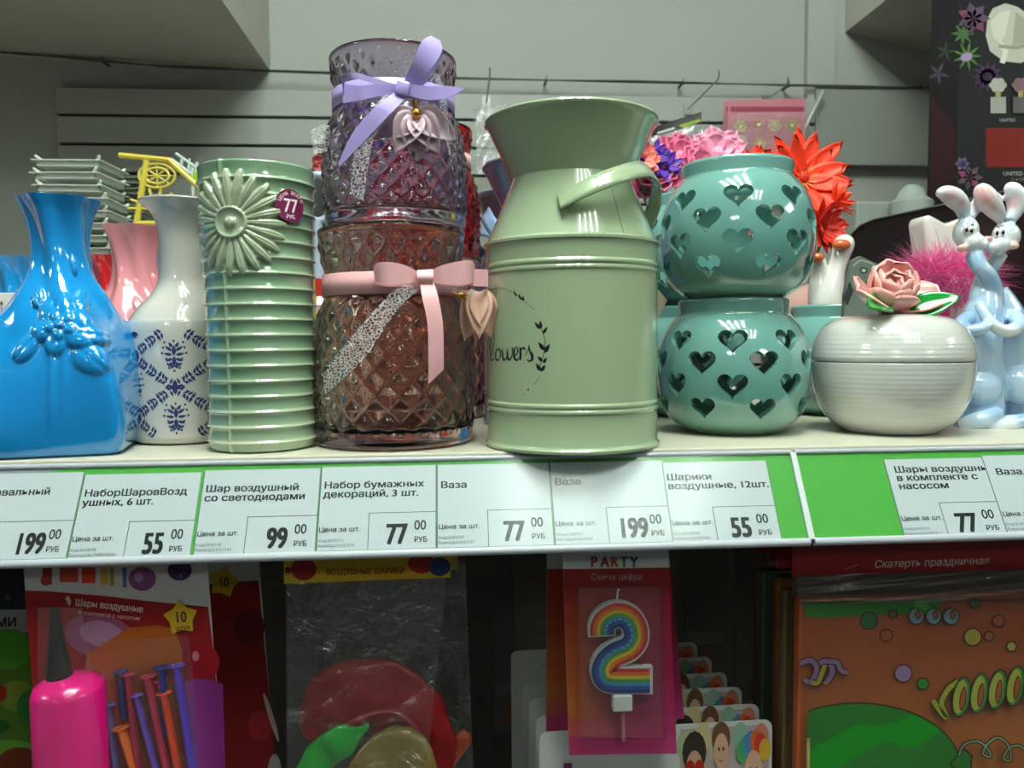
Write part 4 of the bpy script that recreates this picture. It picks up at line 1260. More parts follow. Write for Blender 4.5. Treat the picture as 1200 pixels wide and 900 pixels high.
# arms
ft([(1135, 372, -0.008), (1126, 380, -0.018), (1130, 388, -0.022), (1150, 385, -0.026), (1160, 378, -0.024)], [10, 9, 8, 7, 6], [BLU, BLU, BLU, BL2, BL2])
ft([(1190, 370, -0.006), (1194, 382, -0.018), (1180, 388, -0.024), (1165, 382, -0.025), (1153, 366, -0.020), (1148, 356, -0.016)], [10, 9, 8, 7, 7, 6], [BL2, BL2, WHT, WHT, BL2, BL2])
raw = fig.mesh('rab_raw', rb_m, sharp=0)
ro = bpy.data.objects.new('rab_raw', raw); COL.objects.link(ro)
rmod = ro.modifiers.new('r', 'REMESH'); rmod.mode = 'VOXEL'; rmod.voxel_size = 0.0009; rmod.use_smooth_shade = True
sm_ = ro.modifiers.new('s', 'SMOOTH'); sm_.factor = 0.5; sm_.iterations = 4
bpy.context.view_layer.update()
me = bpy.data.meshes.new_from_object(ro.evaluated_get(bpy.context.evaluated_depsgraph_get()))
bpy.data.objects.remove(ro)
co = np.empty(len(me.vertices) * 3); me.vertices.foreach_get('co', co); co = co.reshape(-1, 3)
Kp = np.array([tuple(k[0]) for k in keys]); Kr = np.array([k[1] for k in keys]); Kc = np.array([lin(k[2])[:3] for k in keys])
D = np.linalg.norm(co[:, None, :] - Kp[None], axis=2) / Kr[None]
Wt = np.exp(-(D ** 2) * 2.2) + 1e-9; Wt /= Wt.sum(1, keepdims=True)
cc = Wt @ Kc
# inner ears airbrushed pink
for a, b, rad in ((1130, 258, 12), (1184, 262, 10)):
    p = np.array(q3(a, b, -0.004)); dd = np.linalg.norm(co - p, axis=1) / (rad * SPX)
    f = np.exp(-dd ** 2)[:, None] * 0.6; cc = cc * (1 - f) + np.array(lin(BLU)[:3]) * f
for a, b, rad in ((1112, 230, 9), (1126, 238, 6), (1153, 230, 10), (1162, 244, 8), (1190, 236, 9), (1156, 236, 6), (1150, 222, 6)):
    p = np.array(q3(a, b, -0.006)); dd = np.linalg.norm((co - p) * np.array([1, 0.6, 1]), axis=1) / (rad * SPX)
    f = np.exp(-dd ** 2)[:, None] * 0.65; cc = cc * (1 - f) + np.array(lin(PNK)[:3]) * f
at = me.color_attributes.new('col', 'FLOAT_COLOR', 'POINT')
at.data.foreach_set('color', np.concatenate([cc, np.ones((len(cc), 1))], 1).astype(np.float32).ravel())
L = np.array(rab.location); me.vertices.foreach_set('co', (co - L).ravel()); me.materials.clear(); me.materials.append(rb_m)
me.polygons.foreach_set('use_smooth', [True] * len(me.polygons)); me.update()
ob = bpy.data.objects.new('rabbits_body', me); COL.objects.link(ob); ob.parent = rab
eye_w = mat('eye_white', '#f2f2f0', rough=0.1, coat=1); eye_b = mat('eye_black', '#141414', rough=0.1, coat=1)
for a, b, dy in ((1132, 268, -0.0068), (1138, 269, -0.0072), (1168, 272, -0.0070), (1175, 271, -0.0076)):
    MB().ball(q3(a, b, dy), (0.0019, 0.0012, 0.0027), 12, eye_w).ball(q3(a + 0.6, b + 1.2, dy - 0.0010), (0.0012, 0.0007, 0.0018), 10, eye_b).build('eye', None, rab, world=True)
    MB().tube([q3(a - 3, b - 5, dy), q3(a, b - 7, dy - 0.0003), q3(a + 3, b - 5.5, dy)], 0.0003, 6).build('brow', eye_b, rab, world=True)

# ================================================================== BACKGROUND ON THE SHELF
def stand_box(name, x0, x1, y0, y1, z0, z1, m, parent=None, bevel=0.0):
    return MB().box((x0, y0, z0), (x1, y1, z1)).build(name, m, parent, world=parent is not None, smooth=False, bevel=bevel)

# ---- wire along the wall
wire_m = mat('cable_grey', '#3c403d', rough=0.5)
pts = [(-60, 50), (0, 60), (60, 66), (120, 71), (185, 77), (250, 80), (318, 83), (400, 86), (480, 90), (600, 93), (760, 96), (850, 98), (980, 101), (1100, 103), (1260, 106)]
wr = empty('wall_cable', P(600, 93, WY - 0.02), 0, 'pair of thin grey cables strung along the wall above the slats', 'cable')
for k in range(2):
    pp = smooth_path([tuple(P(a, b + (1.0 if k else -1.0) * math.sin(i * 1.7), WY - 0.020 - 0.002 * k)) for i, (a, b) in enumerate(pts)], 5)
    MB().tube(pp, 0.0011, 8).build('strand', wire_m, wr, world=True)
for a, b in ((120, 71), (480, 90), (640, 94), (800, 97), (924, 100), (1078, 103)):
    c = P(a, b, WY - 0.021)
    t = MB(); t.tube([c + Vector((-0.001, 0, 0)), c + Vector((0.001, 0, 0))], 0.0034, 10).tube([c, c + Vector((0.001, -0.002, 0.006))], 0.0007, 6)
    t.box((c.x - 0.0015, c.y, c.z - 0.0015), (c.x + 0.0015, WY, c.z + 0.0015)).build('cable_tie', wire_m, wr, world=True)
st = [tuple(P(*p)) for p in ((966, 105, WY - 0.035), (958, 122, WY - 0.035), (949, 140, WY - 0.035), (940, 158, WY - 0.034), (934, 175, WY - 0.034))]
tag(MB().sheet([Vector(p) + Vector((-0.003, 0, 0)) for p in st], [Vector(p) + Vector((0.003, 0, 0)) for p in st]).build('strap', mat('strap_plastic', '#9ca19d', rough=0.3), solid=0.0006), 'thin pale strap hanging from the cable beside the grey wall panel', 'strap')

# ---- stacks of pale plastic trays, left rear
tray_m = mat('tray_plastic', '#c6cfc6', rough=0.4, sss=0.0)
tray2_m = mat('tray_plastic_shaded', '#7d8877', rough=0.5)  # shadow over the second stack put into its colour
def tray_mesh(w_, d_, m):
    mb = MB(); t = 0.0012; h = 0.006
    mb.box((-w_, -d_, 0), (w_, d_, t))
    for a in ((-w_, -d_, w_, -d_ + t), (-w_, d_ - t, w_, d_), (-w_, -d_, -w_ + t, d_), (w_ - t, -d_, w_, d_)):
        mb.box((a[0], a[1], t), (a[2], a[3], h))
    for sx in (-1, 1):
        for sy in (-1, 1):
            mb.tube([(sx * (w_ - 0.003), sy * (d_ - 0.003), h), (sx * (w_ + 0.001), sy * (d_ + 0.001), h + 0.0045)], [0.0022, 0.0012], 8)
    # flared lip
    mb.box((-w_ - 0.004, -d_ - 0.004, h - 0.0008), (w_ + 0.004, -d_, h)); mb.box((-w_ - 0.004, d_, h - 0.0008), (w_ + 0.004, d_ + 0.004, h))
    mb.box((-w_ - 0.004, -d_, h - 0.0008), (-w_, d_, h)); mb.box((w_, -d_, h - 0.0008), (w_ + 0.004, d_, h))
    return mb.mesh('tray', m, smooth=False)
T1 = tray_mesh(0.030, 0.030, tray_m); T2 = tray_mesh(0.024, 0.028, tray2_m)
ORD = 'topmost second third fourth fifth sixth seventh eighth ninth tenth eleventh twelfth thirteenth fourteenth fifteenth sixteenth seventeenth eighteenth nineteenth twentieth'.split()
def stack(me, px, py0, y, n, pitch_, dx, grp, what, jit=0.002):
    x = X(px, y, 250)
    for k in range(n):
        o = bpy.data.objects.new('tray', me); COL.objects.link(o)
        o.location = (x + dx * (n - 1 - k) + random.uniform(-jit, jit), y + random.uniform(-jit, jit), 0.0006 + k * pitch_)
        o.rotation_euler.z = random.uniform(-0.05, 0.05)
        i = n - 1 - k
        tag(o, '%s %s' % (ORD[i] if i == 0 else ORD[min(i, 19)] + ' from top', what), 'tray', grp)
yT = 0.42
zt = Zr(95, 178, yT)
n1 = int(zt / 0.0125)
stack(T1, 97, 0, yT, n1, 0.0125, 0.0012, 'pale trays in the front stack at rear left', 'pale plastic tray in the left stack near the wall')
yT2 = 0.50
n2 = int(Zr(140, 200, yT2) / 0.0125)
stack(T2, 150, 0, yT2, n2, 0.0125, 0.0004, 'darker trays in the second stack at rear left', 'tray with shadow-toned colour in the right stack near the wall')

# ---- yellow fretwork panel with fruit slice cut-outs
yel = mat('yellow_green_plastic', '#c3b443', rough=0.4)
yp = 0.36
fr = empty('fretwork_panel', P(190, 300, yp), 0, 'yellow openwork plastic panel with a citrus slice pattern leaning behind the vases', 'decoration')
def bar(a, b, w_, name='bar', m=yel, y=yp):
    p, q = P(a[0], a[1], y), P(b[0], b[1], y); return MB().tube([p, q], w_, 8).build(name, m, fr, world=True)
bar((140, 182), (200, 188), 0.0028, 'top_bar'); bar((172, 188), (160, 262), 0.0030, 'side_bar'); bar((197, 187), (240, 226), 0.0028, 'side_bar'); bar((160, 262), (240, 262), 0.0028, 'bottom_bar')
cy_ = P(184, 206, yp)
for rad in (0.0115, 0.0075):
    ring = [cy_ + Vector((rad * 1.5 * math.cos(a), 0, rad * math.sin(a))) for a in [2 * PI * k / 32 for k in range(33)]]
    MB().tube(ring, 0.0013, 8, caps=False).build('slice_ring', yel, fr, world=True)
for k in range(8):
    a = 2 * PI * k / 8
    MB().tube([cy_, cy_ + Vector((0.0165 * math.cos(a), 0, 0.011 * math.sin(a)))], 0.0009, 6).build('slice_spoke', yel, fr, world=True)
c2_ = P(182, 245, yp)
for k in range(7):
    a = PI * (k + 0.5) / 7 + 0.2
    MB().tube([c2_, c2_ + Vector((0.026 * math.cos(a), 0, 0.020 * math.sin(a)))], 0.0015, 6).build('slice_spoke', yel, fr, world=True)
# leg down to the shelf
MB().box((P(161, 262, yp).x, yp - 0.002, 0), (P(215, 262, yp).x, yp + 0.002, P(161, 262, yp).z + 0.002)).build('lower_sheet', yel, fr, world=True, smooth=False)
# pale bars with a green label behind
lb = empty('label_rack', P(225, 300, 0.40), 0, 'pale rack with slanted bars and a small lime green label, behind the celadon vase', 'rack')
rk = mat('rack_pale', '#b9c7c4', rough=0.4)
for a, b in (((200, 186), (248, 222)), ((206, 180), (252, 212)), ((214, 184), (212, 196)), ((222, 186), (221, 202)), ((231, 190), (229, 206))):
    MB().tube([P(a[0], a[1], 0.40), P(b[0], b[1], 0.40)], 0.0016, 8).build('bar', rk, lb, world=True)
MB().tube([P(225, 196, 0.40), Vector((P(225, 196, 0.40).x, 0.40, 0.0))], 0.0016, 8).build('post', rk, lb, world=True)
wp = plane_warp((0, 0.398, 0), (0, -1, 0))
card_slab('label_card', [(226, 200), (240, 207), (240, 226), (226, 214)], wp, 0.001, mat('lime_label', '#7fae2b', rough=0.5), lb)

# ---- small things at the far left
gb = empty('green_lid_box', P(12, 420, 0.36), 0, 'dark green lid on a grey-blue box at the far left rear', 'box')
a = P(-30, 302, 0.30); b = P(22, 302, 0.30)
stand_box('body', a.x, b.x, 0.40, 0.46, 0.0, Zr(10, 308, 0.40), mat('grey_blue_box', '#6d8ba5', rough=0.4), gb)
stand_box('lid', a.x - 0.002, b.x + 0.003, 0.398, 0.462, Zr(10, 308, 0.40), Zr(10, 293, 0.40), mat('dark_green_lid', '#17602f', rough=0.35), gb, bevel=0.001)
bt = empty('bottle', (X(30, 0.47, 290), 0.50, 0), 0, 'white capped bottle behind the green lid box at far left', 'bottle')
zc_ = Zr(30, 279, 0.50)
MB().lathe([(0, 0), (0.018, 0), (0.019, 0.003), (0.019, zc_ - 0.04), (0.010, zc_ - 0.024), (0.009, zc_ - 0.02), (0, zc_ - 0.02)], 32).build('body', mat('bottle_white', '#c4c6c2', rough=0.3), bt)
MB().lathe([(0, zc_ - 0.02), (0.0095, zc_ - 0.02), (0.0082, zc_ - 0.003), (0.007, zc_), (0, zc_)], 24).build('cap', mat('cap_white', '#dcdedb', rough=0.3), bt)
wb = empty('carton', P(12, 420, 0.20), 0, 'white carton printed with small arrows at the left edge behind the blue vase', 'box')
z1 = Zr(5, 343, 0.20)
stand_box('board', X(-60, 0.20), X(38, 0.20), 0.20, 0.26, 0.0, z1, mat('white_board', '#d5d6d8', rough=0.5), wb, bevel=0.0006)
pr = Print(plane_warp((0, 0.1998, 0), (0, -1, 0)), step=0.00006)
for cx_ in (13, 2): pr.stroke([(cx_, 366), (cx_, 355)], 1.0, '#4a4c50', sm=1); pr.poly([(cx_ - 2.5, 357), (cx_ + 2.5, 357), (cx_, 352)], '#4a4c50')
pr.build('arrow_print', wb)
pp_ = empty('purple_tube', (X(106, 0.42, 300), 0.42, 0), 0, 'slim purple tube behind the blue vase neck', 'tube')
MB().lathe([(0, 0), (0.004, 0), (0.004, Zr(106, 284, 0.42)), (0.0025, Zr(106, 279, 0.42)), (0, Zr(106, 279, 0.42))], 20).build('shaft', mat('purple_plastic', '#5b2f93', rough=0.3), pp_)

# ---- between celadon vase and glass
a = P(368, 325, 0.24)
rb_ = empty('carton', (a.x, 0.24, 0), 0, 'red carton glimpsed between the celadon vase and the glass vases', 'box')
stand_box('board', X(366, 0.24), X(392, 0.24), 0.24, 0.29, 0, Zr(380, 326, 0.24), mat('red_board', '#a3231c', rough=0.4), rb_)
yc_ = empty('greeting_card', (X(370, 0.12), 0.12, 0), 0, 'narrow yellow card with a green corner beside the celadon vase', 'card')
stand_box('board', X(364, 0.13), X(373, 0.13), 0.13, 0.132, 0, Zr(368, 320, 0.13), mat('yellow_board', '#d2b53f', rough=0.4), yc_)
stand_box('corner', X(368, 0.128), X(378, 0.128), 0.1275, 0.1295, 0.0, Zr(372, 372, 0.128), mat('green_board', '#57983d', rough=0.4), yc_)
pv = empty('figurine', (X(378, 0.19), 0.19, 0), 0, 'small pinkish white rounded ceramic piece behind the rose-brown glass', 'figurine')
MB().lathe([(0, 0), (0.012, 0.0), (0.013, 0.03), (0.008, Zr(378, 372, 0.19)), (0.0105, Zr(378, 358, 0.19)), (0.007, Zr(378, 348, 0.19)), (0, Zr(378, 346, 0.19))], 32).build('body', palepink_gl, pv)
bk = empty('display_board', (X(376, 0.33), 0.33, 0), 0, 'dark upright carton standing behind the glass vases', 'box')
stand_box('board', X(366, 0.33), X(404, 0.33), 0.33, 0.36, 0, Zr(380, 198, 0.33), mat('dark_board', '#23262b', rough=0.5), bk)
rv = empty('paper_flower', (X(378, 0.31), 0.305, 0), 0, 'dark red paper bloom peeping out left of the lilac vase', 'flower')
for k in range(7):
    a = 2 * PI * k / 7
    petal('petal', Vector((X(382, 0.31, 190), 0.305, Zr(382, 193, 0.305))), (math.cos(a), -0.2, math.sin(a)), (0, -1, 0), 0.013, 0.010, 0.2, 0.2, mat('dark_red_paper', '#8a2a2a', rough=0.6), rv)
MB().tube([Vector((X(382, 0.31, 190), 0.305, Zr(382, 193, 0.305))), Vector((X(380, 0.31), 0.305, 0))], 0.001, 6).build('stem', mat('stem_green', '#3d6b34', rough=0.5), rv)
rg = empty('ring_vase', (X(376, 0.27), 0.27, 0), 0, 'pale blue ring-shaped ceramic behind the celadon vase rim', 'decoration')
c = P(372, 232, 0.27)
MB().tube([c + Vector((0.014 * math.cos(a), 0, 0.020 * math.sin(a))) for a in [2 * PI * k / 28 for k in range(29)]], 0.0035, 10, caps=False).build('ring', mat('pale_blue_gl', '#9fb1c4', rough=0.15, coat=1), rg, world=True)
MB().lathe([(0, 0), (0.012, 0), (0.006, 0.01), (0.004, c.z - 0.02), (0, c.z - 0.019)], 24, M=Matrix.Translation(Vector((c.x - X(376, 0.27), 0, 0)))).build('foot', MATS['pale_blue_gl'], rg)
# beige folded card between can and lantern
cd = empty('folded_card', (X(776, 0.13), 0.13, 0), 0, 'beige card corner between the milk can and the teal lanterns', 'card')
card_slab('board', [(755, 505), (755, 343), (772, 340), (782, 352), (768, 380), (766, 505)], plane_warp((0, 0.128, 0), (0, -1, 0)), 0.001, mat('beige_board', '#b9a98f', rough=0.5), cd)

# ---- clear bag hanging behind the milk can
hook_y = WY
def hook(px, py, y1, label):
    a = P(px, py, WY - 0.018); e = P(px, py, y1)
    h = MB(); h.tube([Vector((a.x, WY - 0.016, a.z)), Vector((a.x, y1, a.z)), Vector((a.x, y1 - 0.004, a.z + 0.004)), Vector((a.x, y1 - 0.005, a.z + 0.010))], 0.0011, 8)
    h.box((a.x - 0.006, WY - 0.019, a.z - 0.008), (a.x + 0.006, WY - 0.0165, a.z + 0.008))
    return tag(h.build('display_hook', steel), label, 'hook', 'steel hooks on the slatwall')
hook(570, 120, 0.62, 'steel hook on the slatwall holding the clear bag behind the milk can')
cb = empty('clear_bag', P(578, 130, 0.64), 0, 'crumpled clear plastic bag hanging on the wall behind the milk can', 'bag')
cellophane = film('cellophane', '#eef4f2', gloss=0.15, rough=0.12, bump=1.0, bscale=60, milk=0.22)
def crumple(name, quad, y, m, parent, amp=0.004, n=18, seed=1):
    """film sheet over a photo-measured quad (tl, tr, br, bl) with real folds"""
    r_ = random.Random(seed); ph = [(r_.uniform(3, 14), r_.uniform(3, 14), r_.uniform(0, 6), r_.uniform(.3, 1)) for _ in range(7)]
    vs = []; fs = []
    for i in range(n + 1):
        for j in range(n + 1):
            u, v = j / n, i / n
            px = (quad[0][0] * (1 - u) + quad[1][0] * u) * (1 - v) + (quad[3][0] * (1 - u) + quad[2][0] * u) * v
            py = (quad[0][1] * (1 - u) + quad[1][1] * u) * (1 - v) + (quad[3][1] * (1 - u) + quad[2][1] * u) * v
            d_ = sum(w4 * abs(math.sin(a * u + b * v + c)) for a, b, c, w4 in ph) / 4
            vs.append(P(px, py, y - amp * d_))
    for i in range(n):
        for j in range(n):
            a = i * (n + 1) + j; fs.append((a, a + 1, a + n + 2, a + n + 1))
    mb = MB(); mb.add(vs, fs, m)
    return mb.build(name, m, parent, world=True, sharp=0)
crumple('film', ((556, 128), (600, 122), (604, 200), (560, 205)), 0.635, cellophane, cb, 0.012, 24, 4)
crumple('film', ((560, 126), (598, 124), (602, 202), (558, 200)), 0.65, cellophane, cb, 0.012, 24, 5)

# ---- bag right of the can, with a foil header and gold piece
bg_ = empty('header_bag', P(795, 140, 0.62), 0, 'clear bag with black and lime header card hanging right of the milk can rim', 'bag')
hook(806, 128, 0.60, 'steel hook on the slatwall holding the bag with black header')
card_slab('header_card', [(762, 150), (822, 131), (822, 143), (764, 163)], plane_warp((0, 0.60, 0), (0, -1, 0)), 0.002, mat('black_foil', '#17191b', rough=0.15, coat=1), bg_)
pr = Print(plane_warp((0, 0.5995, 0), (0, -1, 0)))
pr.poly([(795, 147), (820, 139), (822, 142), (800, 150)], '#8ea03c').poly([(770, 155), (790, 149), (791, 151), (771, 157)], '#cfd4cf')
pr.build('header_print', bg_)
crumple('film', ((764, 160), (823, 145), (826, 205), (766, 205)), 0.605, cellophane, bg_, 0.008, 20, 9)
card_slab('gold_piece', [(768, 165), (780, 160), (790, 174), (772, 182)], plane_warp((0, 0.615, 0), (0, -1, 0)), 0.002, mat('gold_foil', '#c08a2c', rough=0.2, metal=0.9), bg_)

# ---- pink blister pack on the wall
hook(898, 118, 0.66, 'steel hook on the slatwall holding the pink blister packs')
pk_m = mat('pink_card', '#b3707e', rough=0.4)
for k, (dx, yy) in enumerate(((0, 0.675), (-5, 0.70))):
    pk = empty('blister_pack', P(898, 150, yy), 0, ('front pink blister pack with small bead flowers hanging on the wall' if k == 0 else 'rear pink blister pack hanging behind the front one on the wall'), 'pack', 'pink blister packs on the wall hook')
    wp = plane_warp((0, yy, 0), (0, -1, 0))
    card_slab('card', [(854 + dx, 118), (944 + dx, 115), (943 + dx, 200), (850 + dx, 200)], wp, 0.001, pk_m, pk)
    pr = Print(wp)
    pr.rect(856 + dx, 125, 942 + dx, 131, '#8c3a4e')
    for cx_, cy2, c_ in ((868, 148, '#c9c07a'), (889, 146, '#cf8a6c'), (908, 147, '#d9c98c'), (928, 147, '#b8b060'), (868, 165, '#d6a4ac'), (890, 168, '#c7bb76')):
        for q in range(6):
            a = q * PI / 3; pr.ell(cx_ + dx + 4.2 * math.cos(a), cy2 + 4.2 * math.sin(a), 3.2, 3.2, c_, n=10, same=q > 0)
        pr.ell(cx_ + dx, cy2, 2.4, 2.4, '#e8e2c8', n=10)
    pr.build('flower_print', pk)
    crumple('blister', ((856 + dx, 133), (942 + dx, 131), (941 + dx, 196), (853 + dx, 198)), yy - 0.006, film('blister_film', '#f2eef0', gloss=0.04, rough=0.1, bump=0.5, bscale=90, milk=0.10), pk, 0.004, 12, 3 + k)

# ---- artificial flowers
def blossom(root, c, n_, L, W, m, tilt=0.5, face=(0, -1, 0.2), rows=1, cup=0.15, curl=0.2, pointed=0.8, rot=0.0, th=0.0006):
    f = Vector(face).normalized(); s1 = f.orthogonal().normalized(); s2 = f.cross(s1)
    for r_ in range(rows):
        k_n = max(4, int(n_ * (1 - 0.16 * r_))); l_ = L * (1 - 0.17 * r_)
        for k in range(k_n):
            a = 2 * PI * (k + 0.5 * r_) / k_n + rot + random.uniform(-0.08, 0.08)
            rad = s1 * math.cos(a) + s2 * math.sin(a)
            t_ = tilt * (0.45 + 0.55 * r_ / max(1, rows - 1) if rows > 1 else 1) + random.uniform(-0.08, 0.08)
            out = (rad * math.cos(t_) + f * math.sin(t_)).normalized()
            up = (f * math.cos(t_) - rad * math.sin(t_))
            petal('petal', Vector(c) + rad * 0.003 + f * 0.0012 * r_, out, up, l_ * random.uniform(0.92, 1.06), W, cup, curl, m, root, th=th, n=5, pointed=pointed)
stem_m = MATS['stem_green']
def stemmed(name, px, py, y, label, cat, foot):
    c = P(px, py, y)
    r = empty(name, (foot[0], foot[1], 0), 0, label, cat, 'artificial flowers behind the teal lanterns')
    MB().tube(smooth_path([(foot[0], foot[1], 0.004), (foot[0], foot[1], 0.05), tuple((Vector((foot[0], foot[1], 0.05)) + c) / 2 + Vector((0, 0.01, 0.0))), tuple(c + Vector((0, 0.006, -0.004)))], 5), 0.0014, 8).build('stem', stem_m, r, world=True)
    return r, c
org = mat('orange_petal', '#ee3a16', rough=0.5, var=0.10, vscale=60, sss=0.0)
org2 = mat('orange_petal_deep', '#c9260f', rough=0.5)
r, c = stemmed('gerbera', 938, 212, 0.27, 'large orange-red gerbera rising behind the upper teal lantern', 'flower', (X(925, 0.30), 0.30))
blossom(r, c, 14, 0.051, 0.019, org, tilt=0.30, face=(0.15, -0.85, 0.22), rows=2, cup=0.14, curl=0.10, pointed=0.5)
for k in range(14):
    MB().tube([c + Vector((0, -0.004, 0)), c + Vector((0.010 * math.cos(k * 0.45), -0.012, 0.010 * math.sin(k * 0.45)))], [0.0008, 0.0005], 5).build('stamen', mat('stamen_amber', '#e88a3a', rough=0.5), r, world=True)
MB().ball(c + Vector((0, -0.006, 0.002)), (0.006, 0.004, 0.006), 16).build('flower_head', org2, r, world=True)
r, c = stemmed('gerbera', 962, 268, 0.235, 'smaller dark orange bloom under the large gerbera', 'flower', (X(930, 0.30), 0.315))
blossom(r, c, 10, 0.026, 0.014, org2, tilt=0.5, face=(0.4, -0.8, 0.0), rows=2)
r, c = stemmed('gerbera', 978, 238, 0.25, 'small orange bud bloom right of the large gerbera', 'flower', (X(935, 0.30), 0.305))
blossom(r, c, 9, 0.019, 0.008, org, tilt=0.9, face=(0.85, -0.3, 0.5), rows=2)
r, c = stemmed('gerbera', 884, 198, 0.31, 'orange bloom half hidden between pink carnations and large gerbera', 'flower', (X(915, 0.30), 0.31))
blossom(r, c, 10, 0.024, 0.012, org, tilt=0.4, face=(-0.3, -0.8, 0.4), rows=2)
pnk = mat('pink_petal', '#e0789d', rough=0.5, var=0.2, vscale=50)
pnk2 = mat('pink_petal_light', '#e9a0bd', rough=0.5, var=0.12, vscale=50)
for i, (px, py, y, L, m_, lab) in enumerate(((795, 190, 0.27, 0.028, pnk, 'bright pink artificial bloom, leftmost of the pink cluster'), (838, 185, 0.29, 0.030, pnk2, 'pale pink artificial bloom, rightmost of the cluster above the lantern rim'), (770, 208, 0.25, 0.026, pnk, 'bright pink bloom low beside the milk can handle'), (818, 200, 0.26, 0.024, pnk, 'pink bloom in the middle just above the lantern'), (756, 222, 0.26, 0.022, pnk, 'pink bloom seen through the can handle loop'))):
    r, c = stemmed('pink_bloom', px, py, y, lab, 'flower', (X(800, 0.31) + 0.006 * i, 0.30 + 0.004 * (i % 3)))
    blossom(r, c, 8, L, 0.020, m_, tilt=0.45, face=(random.uniform(-.3, .3), -0.8, 0.45), rows=3, cup=0.28, curl=0.25, pointed=0.25)
    MB().ball(c + Vector((0, -0.006, 0.003)), 0.006, 12).build('flower_head', m_, r, world=True)
pur = mat('violet_petal', '#4f1c9c', rough=0.5)
for i, (px, py, lab) in enumerate(((764, 186, 'violet star bloom touching the milk can rim'), (778, 196, 'violet star bloom left of the pink cluster'))):
    r, c = stemmed('violet_bloom', px, py, 0.24, lab, 'flower', (X(790, 0.31) - 0.004 * i, 0.292))
    blossom(r, c, 7, 0.017, 0.009, pur, tilt=0.3, face=(0, -0.9, 0.3), rows=2, pointed=0.95)
cor = mat('coral_petal', '#ef7f74', rough=0.5)
r, c = stemmed('coral_bloom', 752, 188, 0.23, 'coral pink bloom at the right edge of the can rim', 'flower', (X(785, 0.31), 0.285))
blossom(r, c, 8, 0.016, 0.010, cor, tilt=0.4, rows=2, pointed=0.5)
fp = empty('flower_pot', (X(805, 0.30), 0.298, 0), 0, 'dark pot hidden behind the lanterns holding pink blooms', 'pot')
MB().lathe([(0, 0), (0.02, 0), (0.028, 0.05), (0.027, 0.05), (0.019, 0.003), (0, 0.003)], 32).build('body', mat('dark_pot', '#2a2220', rough=0.4), fp)
fp2 = copy_tree(fp); fp2.location.x = X(925, 0.30); fp2['label'] = 'dark pot hidden behind the lanterns holding orange gerberas'; fp2.location.y = 0.302

# ---- geese figurine
gw = mat('glaze_goose_white', '#d8d5d0', rough=0.12, coat=1); beak = mat('beak_orange', '#c9602a', rough=0.2, coat=0.8)
gz = empty('goose_figurine', (X(970, 0.20), 0.20, 0), 0, 'white geese figurine with orange beaks right of the upper lantern', 'figurine')
Z_ = lambda px, py, dy=0.0: P(px, py, 0.20 + dy)
g = MB()
g.tube(smooth_path([tuple(Z_(968, 380)) + (0.014,), tuple(Z_(970, 345)) + (0.013,), tuple(Z_(978, 320)) + (0.0075,), tuple(Z_(985, 300)) + (0.006,), tuple(Z_(990, 284)) + (0.0085,), tuple(Z_(991, 274)) + (0.004,)], 4) and [tuple(Z_(968, 380)), tuple(Z_(970, 345)), tuple(Z_(978, 320)), tuple(Z_(985, 300)), tuple(Z_(990, 284)), tuple(Z_(991, 274))], [0.016, 0.014, 0.008, 0.007, 0.010, 0.004], 16)
g.build('large_goose', gw, gz, world=True, sub=2, sharp=0)
MB().tube([Z_(968, 380, .005), Z_(962, 340, .004), Z_(960, 318, .003), Z_(958, 304, .003), Z_(956, 296, .003)], [0.013, 0.012, 0.006, 0.0075, 0.003], 16).build('small_goose', gw, gz, world=True, sub=2, sharp=0)
MB().lathe([(0, 0), (0.024, 0), (0.026, 0.01), (0.02, Z_(968, 375).z), (0, Z_(968, 370).z)], 32).build('base', gw, gz, sharp=0)
MB().ball(Z_(986, 287, -0.008), (0.0075, 0.006, 0.0048), 14).build('beak', beak, gz, world=True)
MB().ball(Z_(958, 302, -0.006), (0.0055, 0.005, 0.0042), 14).build('beak', beak, gz, world=True)

# ---- pale pink lidded bowl and patterned pouch
pb = empty('lidded_bowl', (X(966, 0.27), 0.27, 0), 0, 'pale pink domed bowl behind the rear teal lantern', 'bowl')
zt_ = Zr(975, 330, 0.26)
MB().lathe([(0, 0), (0.03, 0), (0.038, 0.02), (0.043, zt_ - 0.03), (0.038, zt_ - 0.012), (0.025, zt_ - 0.002), (0, zt_)], 48).build('body', mat('pale_pink_glaze', '#d3a79c', rough=0.15, coat=1), pb, sharp=0)
mo = empty('patterned_pouch', (X(1010, 0.13), 0.13, 0), 0, 'grey-green patterned paper pouch behind the pink ceramic rose', 'pouch')
wp = plane_warp((0, 0.128, 0), (0, -1, 0))
card_slab('paper', [(984, 480), (990, 345), (998, 305), (1008, 300), (1034, 312), (1030, 480)], wp, 0.004, mat('patterned_paper', '#5e6a60', rough=0.5), mo)
pr = Print(wp)
pr.stroke([(1000, 312), (1009, 305), (1027, 313), (1024, 330)], 1.6, '#98a498', sm=2); pr.ell(1012, 317, 5, 4, '#39423b'); pr.ell(1012, 317, 2.5, 2, '#a8b3a6'); pr.poly([(988, 350), (995, 330), (1000, 340), (993, 358)], '#23272c')
pr.build('pattern_print', mo)

